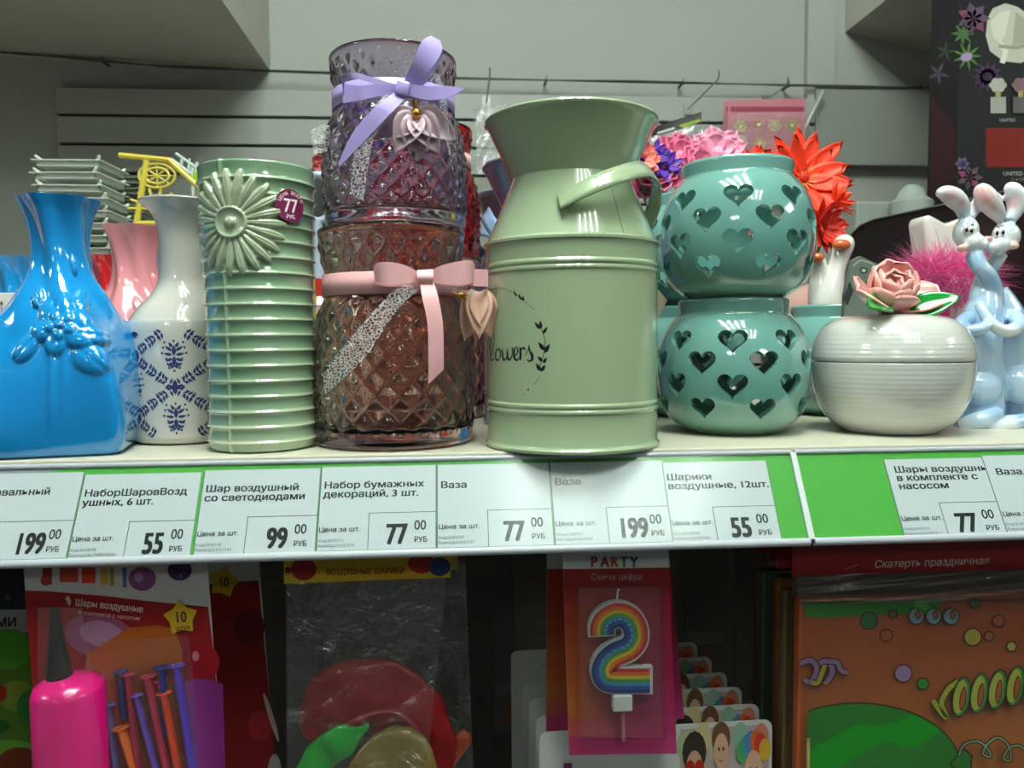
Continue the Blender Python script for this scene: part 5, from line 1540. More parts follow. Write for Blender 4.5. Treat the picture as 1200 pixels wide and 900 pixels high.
# ---- dark display box with slanting top line, and the tall flower-picture box behind it
blk = mat('black_carton', '#150c0e', rough=0.45, coat=0.0, spec=0.25)
A0 = P(985, 300, 0.36); A1 = P(1300, 300, 0.085)
db = empty('display_carton', (A0.x, A0.y, 0), 0, 'long black carton running behind the rose box and rabbits', 'box')
dirv = Vector((A1.x - A0.x, A1.y - A0.y, 0)); nrm = Vector((dirv.y, -dirv.x, 0)).normalized()
if nrm.y > 0: nrm = -nrm
hz = 0.176; ln = dirv.length; dv = dirv.normalized()
outl = [(0, 0), (ln, 0), (ln, hz)] + [(0.045 * (1 - math.sin(t)), hz - 0.030 * (1 - math.cos(t))) for t in [PI / 2 * k / 8 for k in range(0, 9)]][::1]
outl = [(0, 0), (ln, 0), (ln, hz), (0.05, hz), (0.03, hz - 0.003), (0.014, hz - 0.012), (0.004, hz - 0.026), (0, hz - 0.045)]
f_ = [Vector((A0.x, A0.y, 0)) + dv * a + Vector((0, 0, b)) for a, b in outl]; b_ = [p - nrm * 0.03 for p in f_]
n = len(outl); mb = MB(); mb.add(f_ + b_, [tuple(range(n)), tuple(range(n, 2 * n))[::-1]] + [(i, i + n, (i + 1) % n + n, (i + 1) % n) for i in range(n)])
mb.build('board', blk, db, world=True, smooth=False, bevel=0.001)
rim = [p + nrm * 0.0006 for p in f_[2:]]
MB().tube(rim, 0.0009, 6).build('edge_trim', mat('grey_edge', '#4b4a4b', rough=0.4), db, world=True)

TY = 0.41
tb = empty('picture_box', (P(1122, 450, TY).x, TY, 0), 0, 'tall black box printed with flowers, a white sack and a red panel, top right', 'box')
x0 = P(1122, 120, TY).x; x1 = P(1420, 120, TY).x
xb = P(1089, 120, TY + 0.06).x
mb = MB(); zt2 = 0.56
mb.add([(x0, TY, 0), (x1, TY, 0), (x1, TY + 0.06, 0), (xb, TY + 0.06, 0), (x0, TY, zt2), (x1, TY, zt2), (x1, TY + 0.06, zt2), (xb, TY + 0.06, zt2)], [(0, 3, 2, 1), (4, 5, 6, 7), (0, 1, 5, 4), (1, 2, 6, 5), (2, 3, 7, 6), (3, 0, 4, 7)])
mb.build('board', mat('black_picture_board', '#111215', rough=0.5, spec=0.25), tb, world=True, smooth=False)
sn = Vector((-(0.06), (x0 - xb) * -1, 0)); sn = Vector((-0.06, xb - x0, 0)).normalized()
wf = plane_warp((x0, TY - 0.0002, 0), (0, -1, 0)); ws = plane_warp((x0 - 0.0002, TY, 0), sn)
pr = Print(wf)
pr.rect(1156, 150, 1330, 196, '#5c0d0b')
pr.rect(1153, 150, 1156, 196, '#2f0a0b')
# white gathered sack
pr.poly([(1157, 22), (1163, 10), (1178, 4), (1192, 8), (1212, 22), (1226, 44), (1222, 62), (1196, 74), (1176, 72), (1160, 60), (1155, 42)], '#a9a99c')
pr.poly([(1160, 26), (1172, 14), (1184, 12), (1178, 40), (1172, 52), (1164, 44)], '#bdbdb0'); pr.poly([(1190, 14), (1206, 26), (1202, 50), (1186, 54)], '#8f8f83')
pr.stroke([(1172, 52), (1178, 60), (1174, 74)], 6, '#c6c6ba'); pr.stroke([(1170, 54), (1190, 56), (1204, 52)], 4, '#83837a')
# faint purple flower and posies
for k in range(12):
    a = k * PI / 6; pr.leaf(1157, 90, 18, 8, a, '#37203f')
pr.ell(1157, 90, 6, 5, '#241329')
for cx_, c_ in ((1169, '#9d9d98'), (1195, '#6d5059')):
    for k in range(6): pr.ell(cx_ + 6 * math.cos(k * PI / 3), 100 + 5 * math.sin(k * PI / 3), 4.5, 4, c_, n=10)
    pr.ell(cx_, 100, 4, 4, c_); pr.rect(cx_ - 3, 107, cx_ + 3, 115, '#8b8355'); pr.rect(cx_ - 9, 114, cx_ + 9, 133, '#8b8d88' if cx_ < 1180 else '#4f4a4c')
pr.text('UNITED', 1170, 143, 5.2, '#8e8e8e', bold=0.01); pr.text('UNITED FLOWERS', 1174, 206, 6.5, '#9d9a98', bold=0.01); pr.text('C A S E', 1184, 212, 4.5, '#8a8786')
pr.build('front_print', tb)
pr = Print(wf, base=12)
for k in range(9):
    pr.leaf(1133, 66, 18, 3.5, k * 0.7, '#3c5e2e')
pr.ell(1132, 67, 7, 5, '#8f77a0', rot=-0.3)
for k in range(7): pr.leaf(1140, 22, 20, 11, k * 0.9, ('#4c3a52', '#5c3245', '#43354c')[k % 3])
for k in range(8): pr.leaf(1128, 40, 14, 4, k * 0.8, '#39552f')
for k in range(6): pr.leaf(1127, 192, 9, 6, k * 1.05, '#544a6c')
for k in range(7): pr.leaf(1136, 208, 16, 8, k * 0.9, ('#4d3a44', '#6b3550', '#3a3438')[k % 3])
pr.build('flower_print', tb)
pr = Print(ws)
for k in range(5): pr.leaf(1100, 86, 14, 4, k * 1.2 + 0.3, '#55465c')
for k in range(5): pr.leaf(1108, 60, 12, 3, k * 1.2, '#3c4c34')
for k in range(6): pr.leaf(1107, 180, 9, 5, k * 1.05, '#7a5c6e'); pr.leaf(1107, 205, 12, 5, k * 1.05 + 0.5, '#5b3a22')
pr.poly([(1091, 110), (1120, 150), (1120, 235), (1091, 238)], '#2a0b10')
pr.build('side_print', tb)

# ---- small clear lidded jar on the wall side
gj = empty('glass_jar', (X(1062, 0.45), 0.45, 0), 0, 'small pale translucent jar behind the black carton', 'jar')
zj = Zr(1062, 217, 0.45)
MB().lathe([(0, 0), (0.024, 0), (0.024, zj - 0.02), (0.016, zj - 0.014), (0.013, zj - 0.006), (0.006, zj), (0, zj)], 32).build('body', mat('frosted_plastic', '#87918a', rough=0.35), gj)
gj2 = empty('plastic_tub', (X(1036, 0.47), 0.50, 0), 0, 'flat pale grey tub left of the small jar behind the black carton', 'tub')
MB().box((-0.04, -0.03, 0), (0.03, 0.03, Zr(1036, 241, 0.50))).build('body', mat('tub_grey', '#828a84', rough=0.4), gj2, smooth=False, bevel=0.003)

# ---- feather puff with a white horn-shaped piece
pf = empty('feather_puff', P(1122, 400, 0.165), 0, 'fluffy bright pink feather puff behind the rabbits', 'decoration')
core = P(1108, 325, 0.165)
hot = mat('pink_feather', '#f0489f', rough=0.7); hot2 = mat('pink_feather_light', '#f0a6cf', rough=0.7)
mb = MB(); mb2 = MB(); rf = random.Random(11)
for k in range(15000):
    a = rf.uniform(0, 2 * PI); u_ = rf.uniform(-1, 1); s_ = math.sqrt(1 - u_ * u_)
    d = Vector((s_ * math.cos(a), s_ * math.sin(a) * 0.6, u_ * 0.72)); L_ = rf.uniform(0.012, 0.030) * (1.35 if rf.random() < 0.22 else 1)
    c0 = core + Vector((rf.uniform(-0.022, 0.022), rf.uniform(-0.01, 0.01), rf.uniform(-0.008, 0.008)))
    bend = Vector((rf.uniform(-1, 1), rf.uniform(-1, 1), rf.uniform(-1, 1))) * 0.004
    p1 = c0 + d * L_ * 0.5 + bend; p2 = c0 + d * L_ * 1.15 + bend * 2.2 + Vector((0, 0, -0.002))
    wv = d.cross(Vector((rf.random(), rf.random(), rf.random()))).normalized() * rf.uniform(0.00008, 0.00022)
    (mb if rf.random() < 0.5 else mb2).add([c0 - wv, c0 + wv, p1 + wv, p1 - wv, p2], [(0, 1, 2, 3), (3, 2, 4)])
o = mb.build('feather_barbs', hot, pf, world=True, fix=False, sharp=0); o['kind'] = 'stuff'
o = mb2.build('light_feather_barbs', hot2, pf, world=True, fix=False, sharp=0); o['kind'] = 'stuff'
MB().ball(core, (0.026, 0.014, 0.014), 16).build('core', hot, pf, world=True)
MB().tube([core, Vector((core.x, core.y, 0))], 0.004, 10).build('stand', hot, pf, world=True)
wh = empty('white_vase', (X(1120, 0.20), 0.215, 0), 0, 'white horned ceramic vase behind the rabbit heads', 'vase')
wpw = plane_warp((0, 0.20, 0), (0, -1, 0))
oo = [(1083, 258), (1088, 250), (1100, 256), (1110, 262), (1125, 256), (1145, 253), (1160, 262), (1162, 290), (1150, 330), (1140, 480), (1098, 480), (1090, 310)]
o = card_slab('body', oo, wpw, 0.025, gw, wh); md = o.modifiers.new('bev', 'BEVEL'); md.width = 0.006; md.segments = 4
for p in o.data.polygons: p.use_smooth = True

# small pale spool behind the pink bow etc. is left to the glass

# ================================================================== HANGING PACKS BELOW THE RAIL
def lerp(c1, c2, t):
    a = [int(c1[i:i + 2], 16) for i in (1, 3, 5)]; b = [int(c2[i:i + 2], 16) for i in (1, 3, 5)]
    return '#%02x%02x%02x' % tuple(int(x + (y - x) * t) for x, y in zip(a, b))
def peg(px, y, label):
    x = P(px, 690, y).x
    h = MB(); h.tube([Vector((x, 0.584, -0.046)), Vector((x, y - 0.006, -0.046)), Vector((x, y - 0.009, -0.043)), Vector((x, y - 0.009, -0.036))], 0.0016, 8)
    h.box((x - 0.008, 0.580, -0.056), (x + 0.008, 0.5848, -0.036))
    return tag(h.build('peg_hook', steel), label, 'hook', 'long steel peg hooks under the shelf')
board_w = mat('card_white', '#c9cccb', rough=0.4)
shine = film('blister_clear', '#f6f6f6', gloss=0.03, rough=0.1, bump=0.6, bscale=70, milk=0.03)
bagf = film('bag_film', '#f2f4f4', gloss=0.05, rough=0.2, bump=1.0, bscale=38, distort=1.5, milk=0.03, dist=0.008)

# ---- far left picture pack
pk = empty('picture_pack', P(10, 690, 0.035), 0, 'hanging pack at bottom left with navy top, grey band and green meadow picture', 'pack')
wp = plane_warp((0, 0.035, 0), (0, -1, 0))
card_slab('card', [(-90, 640), (30, 640), (52, 960), (-90, 960)], wp, 0.0015, board_w, pk)
pr = Print(wp)
pr.poly([(-90, 640), (30, 640), (33, 716), (-90, 716)], '#0e1522').poly([(-90, 716), (33, 714), (35, 741), (-90, 743)], '#80817f')
pr.poly([(-90, 743), (35, 741), (52, 960), (-90, 960)], '#3f5a1a')
pr.text('ОБЛАКАМИ', 19, 734, 15, '#101010', bold=0.03, align='r', rot=-0.02)
pr.ell(9, 760, 30, 24, '#3c7a17').ell(20, 815, 22, 18, '#5c6b1d').ell(38, 830, 18, 22, '#1d5a22').ell(0, 812, 9, 10, '#7c1d14').ell(10, 880, 36, 14, '#4e7a22').ell(24, 893, 26, 18, '#5c2411').ell(2, 850, 10, 8, '#1d4a1c').ell(10, 700, 4, 4, '#27364a')
pr.build('meadow_print', pk)
peg(10, 0.035, 'peg hook holding the leftmost picture pack')

# ---- balloon and pump pack
pp = empty('balloon_pump_pack', P(140, 690, 0.0), 0, 'red blister pack with a magenta balloon pump and long balloons, yellow 10 star', 'pack')
n_ = Vector((0.03, -1, 0.02)); p0 = Vector((P(140, 690, 0.0).x, 0.0, -0.09)); wp = plane_warp(p0, n_)
card_slab('card', [(26, 645), (242, 645), (250, 760), (268, 960), (52, 960), (38, 800)], wp, 0.0008, board_w, pp)
pr = Print(wp)
pr.poly([(29, 692), (60, 693), (120, 698), (180, 705), (244, 711), (250, 760), (268, 960), (52, 960), (38, 800)], '#8c1c1e')
for a, b, c, d, col in ((50, 665, 61, 685, '#a8322a'), (70, 665, 92, 682, '#b84a2c'), (96, 665, 112, 683, '#c43d22'), (118, 665, 127, 685, '#c8a53c'), (129, 665, 134, 686, '#8c9a3a'), (144, 665, 149, 688, '#56708c')):
    pr.rect(a, b, c, d, col)
pr.ell(54, 680, 6, 6, '#a8322a').ell(167, 678, 16, 14, '#7d4a7a').ell(163, 676, 5, 6, '#a07aa0').ell(211, 668, 14, 12, '#3e2350').text('17', 211, 678, 7, '#9a8ba0', align='c')
pr.ell(118, 745, 42, 26, '#8b4a6c', rot=0.2).ell(120, 742, 26, 15, '#a57a9c', rot=0.2)
pr.poly([(98, 790), (104, 765), (125, 752), (150, 735), (185, 732), (205, 736), (214, 760), (226, 960), (98, 960)], '#a8561f')
pr.ell(236, 775, 22, 22, '#8e1420').ell(230, 768, 4, 6, '#b8707a')
for k in range(8): pr.poly([(214 + k * 6, 800 - 6 * math.sin(k / 7 * PI)), (220 + k * 6, 800 - 6 * math.sin((k + 1) / 8 * PI)), (228 + k * 5.5, 960), (222 + k * 5.5, 960)], lerp('#8f3d8a', '#6e2368', k / 7), same=k > 0)
pr.text('Шары воздушные', 89, 708.5, 11.0, '#e0c9c5', bold=0.02, rot=0.105, sx=0.84)
pr.text('в комплекте с насосом', 93, 718.5, 6.6, '#d2a9a6', bold=0.015, rot=0.105, sx=0.96)
pr.poly([(78, 700), (82, 697), (85, 704), (83, 710)], '#c9b8b4')
pr.star(213, 723, 21, 14, '#c7a62a', n=5, rot=-0.12)
pr.text('10', 213, 728, 18, '#4a1f14', bold=0.02, align='c', rot=-0.08, sx=0.8).text('штук', 216, 737, 8, '#5c2a18', bold=0.01, align='c', rot=-0.12, sx=0.9)
pr.build('card_print', pp)
mag = mat('pump_magenta', '#cf0f74', rough=0.25, coat=0.4); blackp = mat('nozzle_black', '#141212', rough=0.3)
c0 = P(80, 800, -0.022); U = 0.40 / 900
mb = MB(); Rp = 0.0172
mb.lathe([(0, 0.002), (0.010, 0.001), (0.0155, -0.002), (Rp, -0.006), (Rp, -0.11), (0.0, -0.112)], 40, M=Matrix.Translation(c0 + Vector((0, 0, 0.002))))
mb.build('pump_barrel', mag, pp, world=True)
mb = MB(); mb.lathe([(0, 0.0375), (0.0018, 0.037), (0.0026, 0.030), (0.0055, 0.008), (0.0060, 0.0045), (0.0062, 0.0), (0, -0.001)], 24, M=Matrix.Translation(P(70, 801, -0.022) + Vector((0, 0, 0.002))) @ Matrix.Rotation(-0.03, 4, 'Y'))
mb.build('pump_nozzle', blackp, pp, world=True)
balls = [((150, 790), (166, 930), 8.5, '#a12a42', 'crimson'), ((127, 826), (140, 930), 7.5, '#56609c', 'slate blue'), ((142, 853), (168, 930), 10, '#e06a1e', 'orange'), ((160, 815), (190, 930), 7, '#6d4fc0', 'violet'), ((173, 793), (202, 930), 9, '#b0304e', 'rose'), ((192, 812), (214, 930), 8.5, '#d8431f', 'orange-red'), ((207, 780), (230, 930), 9, '#5a3cc0', 'deep violet'), ((190, 782), (196, 860), 9, '#232c86', 'navy'), ((141, 787), (146, 840), 8, '#2b3570', 'dark blue'), ((188, 798), (200, 850), 7, '#e8377d', 'pink')]
for i, (a, b, r_, col, nm) in enumerate(balls):
    y_ = -0.004 - (0.0030 if i in (2, 3, 5) else 0.0 if i > 6 else 0.0018)
    A, B = P(a[0], a[1], y_), P(b[0], b[1], y_)
    rr_ = r_ * U
    mb = MB(); mb.tube([A, A + (B - A) * 0.03, A + (B - A) * 0.08, A + (B - A) * 0.5, B], [rr_ * 0.92, rr_ * 0.8, rr_ * 0.86, rr_ * 0.95, rr_], 14, flat=0.55)
    rg_ = (B - A).normalized(); s1 = rg_.cross(Vector((0, 1, 0))).normalized()
    mb.tube([A + s1 * rr_ * math.cos(t) + Vector((0, 1, 0)) * rr_ * 0.55 * math.sin(t) for t in [2 * PI * k / 16 for k in range(17)]], 0.0007, 6, caps=False)
    o = mb.build('balloon', mat('latex_' + nm.replace(' ', '_'), col, rough=0.3, spec=0.5), pp, world=True); o['label'] = nm + ' balloon'
crumple('blister', ((100, 752), (222, 745), (238, 940), (100, 940)), -0.013, shine, pp, 0.004, 20, 12)
crumple('blister', ((44, 712), (96, 712), (128, 940), (44, 940)), -0.0425, shine, pp, 0.003, 14, 13)
peg(140, 0.0, 'peg hook holding the balloon pump pack')

# ---- repeat of that pack hanging behind, its shade put into a darker red
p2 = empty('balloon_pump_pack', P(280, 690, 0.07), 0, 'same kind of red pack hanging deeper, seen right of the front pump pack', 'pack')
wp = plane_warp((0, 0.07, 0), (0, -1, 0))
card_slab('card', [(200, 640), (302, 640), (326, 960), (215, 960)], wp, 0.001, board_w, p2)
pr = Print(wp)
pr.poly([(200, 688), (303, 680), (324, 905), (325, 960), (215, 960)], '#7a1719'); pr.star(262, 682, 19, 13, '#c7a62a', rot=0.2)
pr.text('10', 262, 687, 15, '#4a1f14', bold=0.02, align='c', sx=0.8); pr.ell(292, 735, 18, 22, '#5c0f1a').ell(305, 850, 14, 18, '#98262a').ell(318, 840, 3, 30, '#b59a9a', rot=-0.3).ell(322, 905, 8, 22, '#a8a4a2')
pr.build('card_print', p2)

# ---- clear balloon bag
cbg = empty('balloon_bag', P(430, 690, 0.015), 0, 'clear balloon bag with yellow header holding red, green and gold balloons', 'bag')
wp = plane_warp((0, 0.012, 0), (0, -1, 0))
card_slab('header_card', [(332, 640), (527, 634), (528, 677), (333, 684)], wp, 0.001, mat('yellow_header', '#c9a51e', rough=0.4), cbg)
pr = Print(wp)
pr.ell(356, 667, 15, 13, '#8c241c').ell(494, 660, 16, 12, '#a32320').ell(515, 664, 13, 11, '#2b3f66').ell(338, 668, 4, 4, '#7d2018')
pr.text('ВОЗДУШНЫЕ ШАРИКИ', 428, 672.5, 9.5, '#7a3414', bold=0.02, align='c', rot=-0.025, sx=0.85)
pr.build('header_print', cbg)
def soft(name, pts, rs, col, flat_, y0, seed, label=None, parent=cbg):
    """limp balloon lying flat in the bag: tapered body with creases"""
    C = [P(a, b, y0) for a, b in pts]
    mb = MB(); mb.tube([Vector(p) for p in smooth_path([tuple(c) for c in C], 5)], [p[0] for p in smooth_path([(r_ * 0.44 / 900,) for r_ in rs], 5)], 26)
    yc0 = C[0].y; rs_ = random.Random(seed); f1, f2, f3 = rs_.uniform(120, 240), rs_.uniform(120, 240), rs_.uniform(0, 6)
    mb.v = [(x + 0.0012 * math.sin(z * f2 + f3), yc0 + (y - yc0) * flat_ + 0.0026 * (abs(math.sin((x * f1 + z * f2) * 0.5 + f3)) - 0.5) + 0.0008 * math.sin(x * f2 * 2.3), z + 0.0012 * math.sin(x * f1)) for x, y, z in mb.v]
    o = mb.build(name, mat('latex_' + col.lstrip('#'), col, rough=0.28, coat=0.2), parent, world=True, sharp=0)
    if label: o['label'] = label
    return o
soft('balloon', [(372, 868), (385, 830), (425, 812), (470, 826), (500, 862), (515, 905)], [18, 38, 45, 45, 36, 22], '#96191f', 0.30, 0.040, 1, 'dark red balloon with rolled edge')
ed = smooth_path([tuple(P(a, b, 0.026)) for a, b in ((385, 862), (410, 848), (437, 836), (462, 834), (480, 846), (498, 872), (508, 900))], 5)
MB().tube(ed, 0.0016, 8).build('balloon_rim', mat('latex_red_rim', '#a5353a', rough=0.3), cbg, world=True)
soft('balloon', [(356, 915), (375, 888), (405, 866), (432, 850)], [16, 20, 17, 3], '#1fae3c', 0.35, 0.020, 2, 'bright green balloon')
soft('balloon', [(414, 925), (440, 900), (468, 888), (496, 915)], [10, 34, 38, 26], '#8f7a42', 0.35, 0.022, 3, 'gold balloon')
soft('balloon', [(345, 925), (362, 892), (372, 880)], [14, 10, 5], '#b02a5c', 0.4, 0.024, 4, 'small crimson balloon')
crumple('bag_film', ((335, 683), (523, 677), (497, 930), (336, 930)), 0.008, bagf, cbg, 0.010, 44, 21)
crumple('bag_film', ((337, 684), (523, 678), (500, 930), (338, 930)), 0.062, bagf, cbg, 0.004, 20, 22)
peg(430, 0.012, 'peg hook holding the clear balloon bag')
cb2 = empty('balloon_bag', P(520, 690, 0.07), 0, 'second clear balloon bag behind the first, an orange balloon at its foot', 'bag')
card_slab('header_card', [(360, 640), (536, 636), (537, 668), (361, 672)], plane_warp((0, 0.075, 0), (0, -1, 0)), 0.001, MATS['yellow_header'], cb2)
crumple('bag_film', ((380, 660), (545, 655), (556, 930), (380, 930)), 0.066, bagf, cb2, 0.012, 30, 23)
crumple('bag_film', ((380, 660), (545, 655), (556, 930), (380, 930)), 0.100, bagf, cb2, 0.006, 18, 24)
soft('balloon', [(500, 915), (520, 890), (540, 868), (549, 860)], [14, 18, 14, 6], '#e0501a', 0.4, 0.074, 6, 'orange balloon', cb2)
soft('balloon', [(505, 850), (520, 845), (535, 850)], [8, 12, 8], '#2d6a45', 0.4, 0.085, 7, 'dull green balloon', cb2)
peg(528, 0.07, 'peg hook holding the second balloon bag')

# ---- packs deep in the bay, dimness put into their colours
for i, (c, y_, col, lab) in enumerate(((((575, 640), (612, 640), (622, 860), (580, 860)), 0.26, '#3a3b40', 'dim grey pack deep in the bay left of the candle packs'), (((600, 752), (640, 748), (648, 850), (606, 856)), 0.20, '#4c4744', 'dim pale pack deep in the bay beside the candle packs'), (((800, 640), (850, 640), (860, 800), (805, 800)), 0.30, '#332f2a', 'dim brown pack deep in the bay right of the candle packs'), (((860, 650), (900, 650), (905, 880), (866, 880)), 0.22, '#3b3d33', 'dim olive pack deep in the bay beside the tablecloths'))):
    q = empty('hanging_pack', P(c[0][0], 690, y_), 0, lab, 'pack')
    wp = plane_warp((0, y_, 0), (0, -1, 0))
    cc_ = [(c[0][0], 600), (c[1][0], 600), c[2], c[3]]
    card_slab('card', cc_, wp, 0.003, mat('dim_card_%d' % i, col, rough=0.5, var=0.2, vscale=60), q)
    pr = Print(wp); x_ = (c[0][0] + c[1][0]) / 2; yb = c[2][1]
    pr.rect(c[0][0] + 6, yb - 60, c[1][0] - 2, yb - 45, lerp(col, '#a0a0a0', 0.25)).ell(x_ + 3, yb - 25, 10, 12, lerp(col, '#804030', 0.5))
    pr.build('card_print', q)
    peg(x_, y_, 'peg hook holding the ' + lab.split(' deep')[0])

# ---- number candle packs
def candle_pack(name, corners, y, label, full):
    r = empty(name, P(corners[0][0] + 60, 690, y), 0, label, 'pack', 'number candle blister packs')
    wp = plane_warp((0, y, 0), (0, -1, 0))
    card_slab('card', corners, wp, 0.0008, board_w, r)
    pr = Print(wp)
    (ax, ay), (bx, by), (cx_, cy_), (dx, dy) = corners
    def q(u, v): return ((ax * (1 - u) + bx * u) * (1 - v) + (dx * (1 - u) + cx_ * u) * v, (ay * (1 - u) + by * u) * (1 - v) + (dy * (1 - u) + cy_ * u) * v)
    v0 = (667 - ay) / (dy - ay)
    NU, NV = 14, 10
    for i in range(NV):
        for j in range(NU):
            u0, u1 = j / NU, (j + 1) / NU; w0, w1 = v0 + (1 - v0) * i / NV, v0 + (1 - v0) * (i + 1) / NV
            t = (u0 + u1) / 2; s_ = i / (NV - 1)
            top = lerp('#87211d', '#8a1e28', t); mid = lerp('#94431f', '#861d3c', min(1, t * 1.3)); bot = lerp('#a05c22', '#8f2450', min(1, t * 1.5)); foot = '#a03464'
            col = lerp(top, mid, s_ * 2.5) if s_ < 0.4 else lerp(mid, bot, (s_ - 0.4) / 0.4) if s_ < 0.8 else lerp(bot, foot, (s_ - 0.8) / 0.2)
            pr.poly([q(u0, w0), q(u1, w0), q(u1, w1), q(u0, w1)], col, same=not (i == 0 and j == 0))
    if full:
        for k, (ch, col) in enumerate(zip('PARTY', ('#8a3a2a', '#6b2f3a', '#a0522a', '#3f6a3a', '#3a4a6a'))):
            pr.text(ch, 692 + k * 11.5, 664, 17, col, bold=0.04, sx=0.9)
        pr.text('Свеча цифра', 722, 679, 10.5, '#a88a84', bold=0.008, align='c', sx=0.92)
    pr.build('card_print', r)
    return r
candle_pack('candle_pack', [(641, 640), (783, 640), (802, 842), (640, 858)], 0.035, 'rear number candle pack, its orange edge showing left of the front one', False)
cpk = candle_pack('candle_pack', [(659, 640), (783, 638), (793, 883), (667, 885)], 0.0, 'front blister pack with a rainbow number 2 birthday candle', True)
cl = smooth_path([(706, 746), (706, 735), (712, 726), (724, 721), (737, 725), (744, 737), (744, 750), (736, 760), (722, 766), (712, 774), (707, 785), (710, 795), (720, 798), (740, 798), (765, 798)], 5)
def offs(pts, d):
    o = []
    for i, p in enumerate(pts):
        a = pts[max(i - 1, 0)]; b = pts[min(i + 1, len(pts) - 1)]; dx, dy = b[0] - a[0], b[1] - a[1]; q_ = math.hypot(dx, dy)
        o.append((p[0] + dy / q_ * d, p[1] - dx / q_ * d))
    return o
yf = -0.007
L_, R_ = offs(cl, 16.5), offs(cl, -15.5)
fr_ = [P(a, b, yf) for a, b in L_], [P(a, b, yf) for a, b in R_]
cn = empty('candle', (0, 0, 0)); cn.parent = cpk; cn['label'] = 'rainbow striped number 2 candle'
mb = MB(); nL = len(cl); off_ = Vector((0, 0.004, 0))
vs = fr_[0] + fr_[1] + [p + off_ for p in fr_[0]] + [p + off_ for p in fr_[1]]
fs = []
for i in range(nL - 1):
    fs += [(i, i + 1, nL + i + 1, nL + i), (2 * nL + i, 3 * nL + i, 3 * nL + i + 1, 2 * nL + i + 1), (i, 2 * nL + i, 2 * nL + i + 1, i + 1), (nL + i, nL + i + 1, 3 * nL + i + 1, 3 * nL + i)]
fs += [(0, nL, 3 * nL, 2 * nL), (nL - 1, 3 * nL - 1, 4 * nL - 1, 2 * nL - 1)]
mb.add(vs, fs); mb.build('wax', mat('wax_white', '#b9bfc4', rough=0.4), cn, world=True, smooth=False, fix=False)
pr = Print(plane_warp((0, yf, 0), (0, -1, 0)), step=0.00005)
inner_cl = cl[1:-1]
cols = ['#b5241c', '#c8641f', '#c9a62a', '#3f8a3a', '#2f7fae', '#24468f', '#1d2f6e']
for k, c_ in enumerate(cols):
    pr.stroke(offs(inner_cl, 12.3 - k * 4.0), 4.3, c_, sm=1)
for i in range(4, nL - 24, 3):
    p = offs(cl, -4.5)[i]; pr.ell(p[0], p[1], 0.9, 0.9, '#b8c8d8', n=6, same=i > 4)  # dots of light painted as pale spots on the stripes
pr.build('rainbow_stripes', cn)
MB().tube([P(723, 704, yf + 0.002), P(723.5, 696, yf + 0.002), P(725, 690, yf + 0.001)], 0.0006, 6).build('wick', board_w, cn, world=True)
a = P(718, 815, yf); b = P(741, 833, yf)
MB().box((a.x, yf - 0.001, b.z), (b.x, yf + 0.005, a.z)).build('holder_cap', mat('holder_white', '#d5d8da', rough=0.3), cn, world=True, smooth=False, bevel=0.0008)
MB().tube([P(730, 833, yf + 0.002), P(731, 868, yf + 0.002)], 0.0012, 8).build('holder_stick', mat('holder_clear', '#b06a78', rough=0.2), cn, world=True)
def tray_blister(parent, a, b, c, d, y0, y1, m=shine):
    wo = [P(x_, y_, y0) for x_, y_ in ((a, b), (c, b), (c + 3, d), (a + 3, d))]; wi = [P(x_, y_, y1) for x_, y_ in ((a + 5, b + 5), (c - 5, b + 5), (c - 3, d - 5), (a + 8, d - 5))]
    mb = MB(); mb.add(wo + wi, [(4, 5, 6, 7), (0, 1, 5, 4), (1, 2, 6, 5), (2, 3, 7, 6), (3, 0, 4, 7)])
    o = mb.build('blister', m, parent, world=True, smooth=False); bv = o.modifiers.new('b', 'BEVEL'); bv.width = 0.0012; bv.segments = 3
    return o
tray_blister(cpk, 673, 684, 778, 868, -0.0003, -0.0125)
peg(722, 0.0, 'peg hook holding the number candle packs')

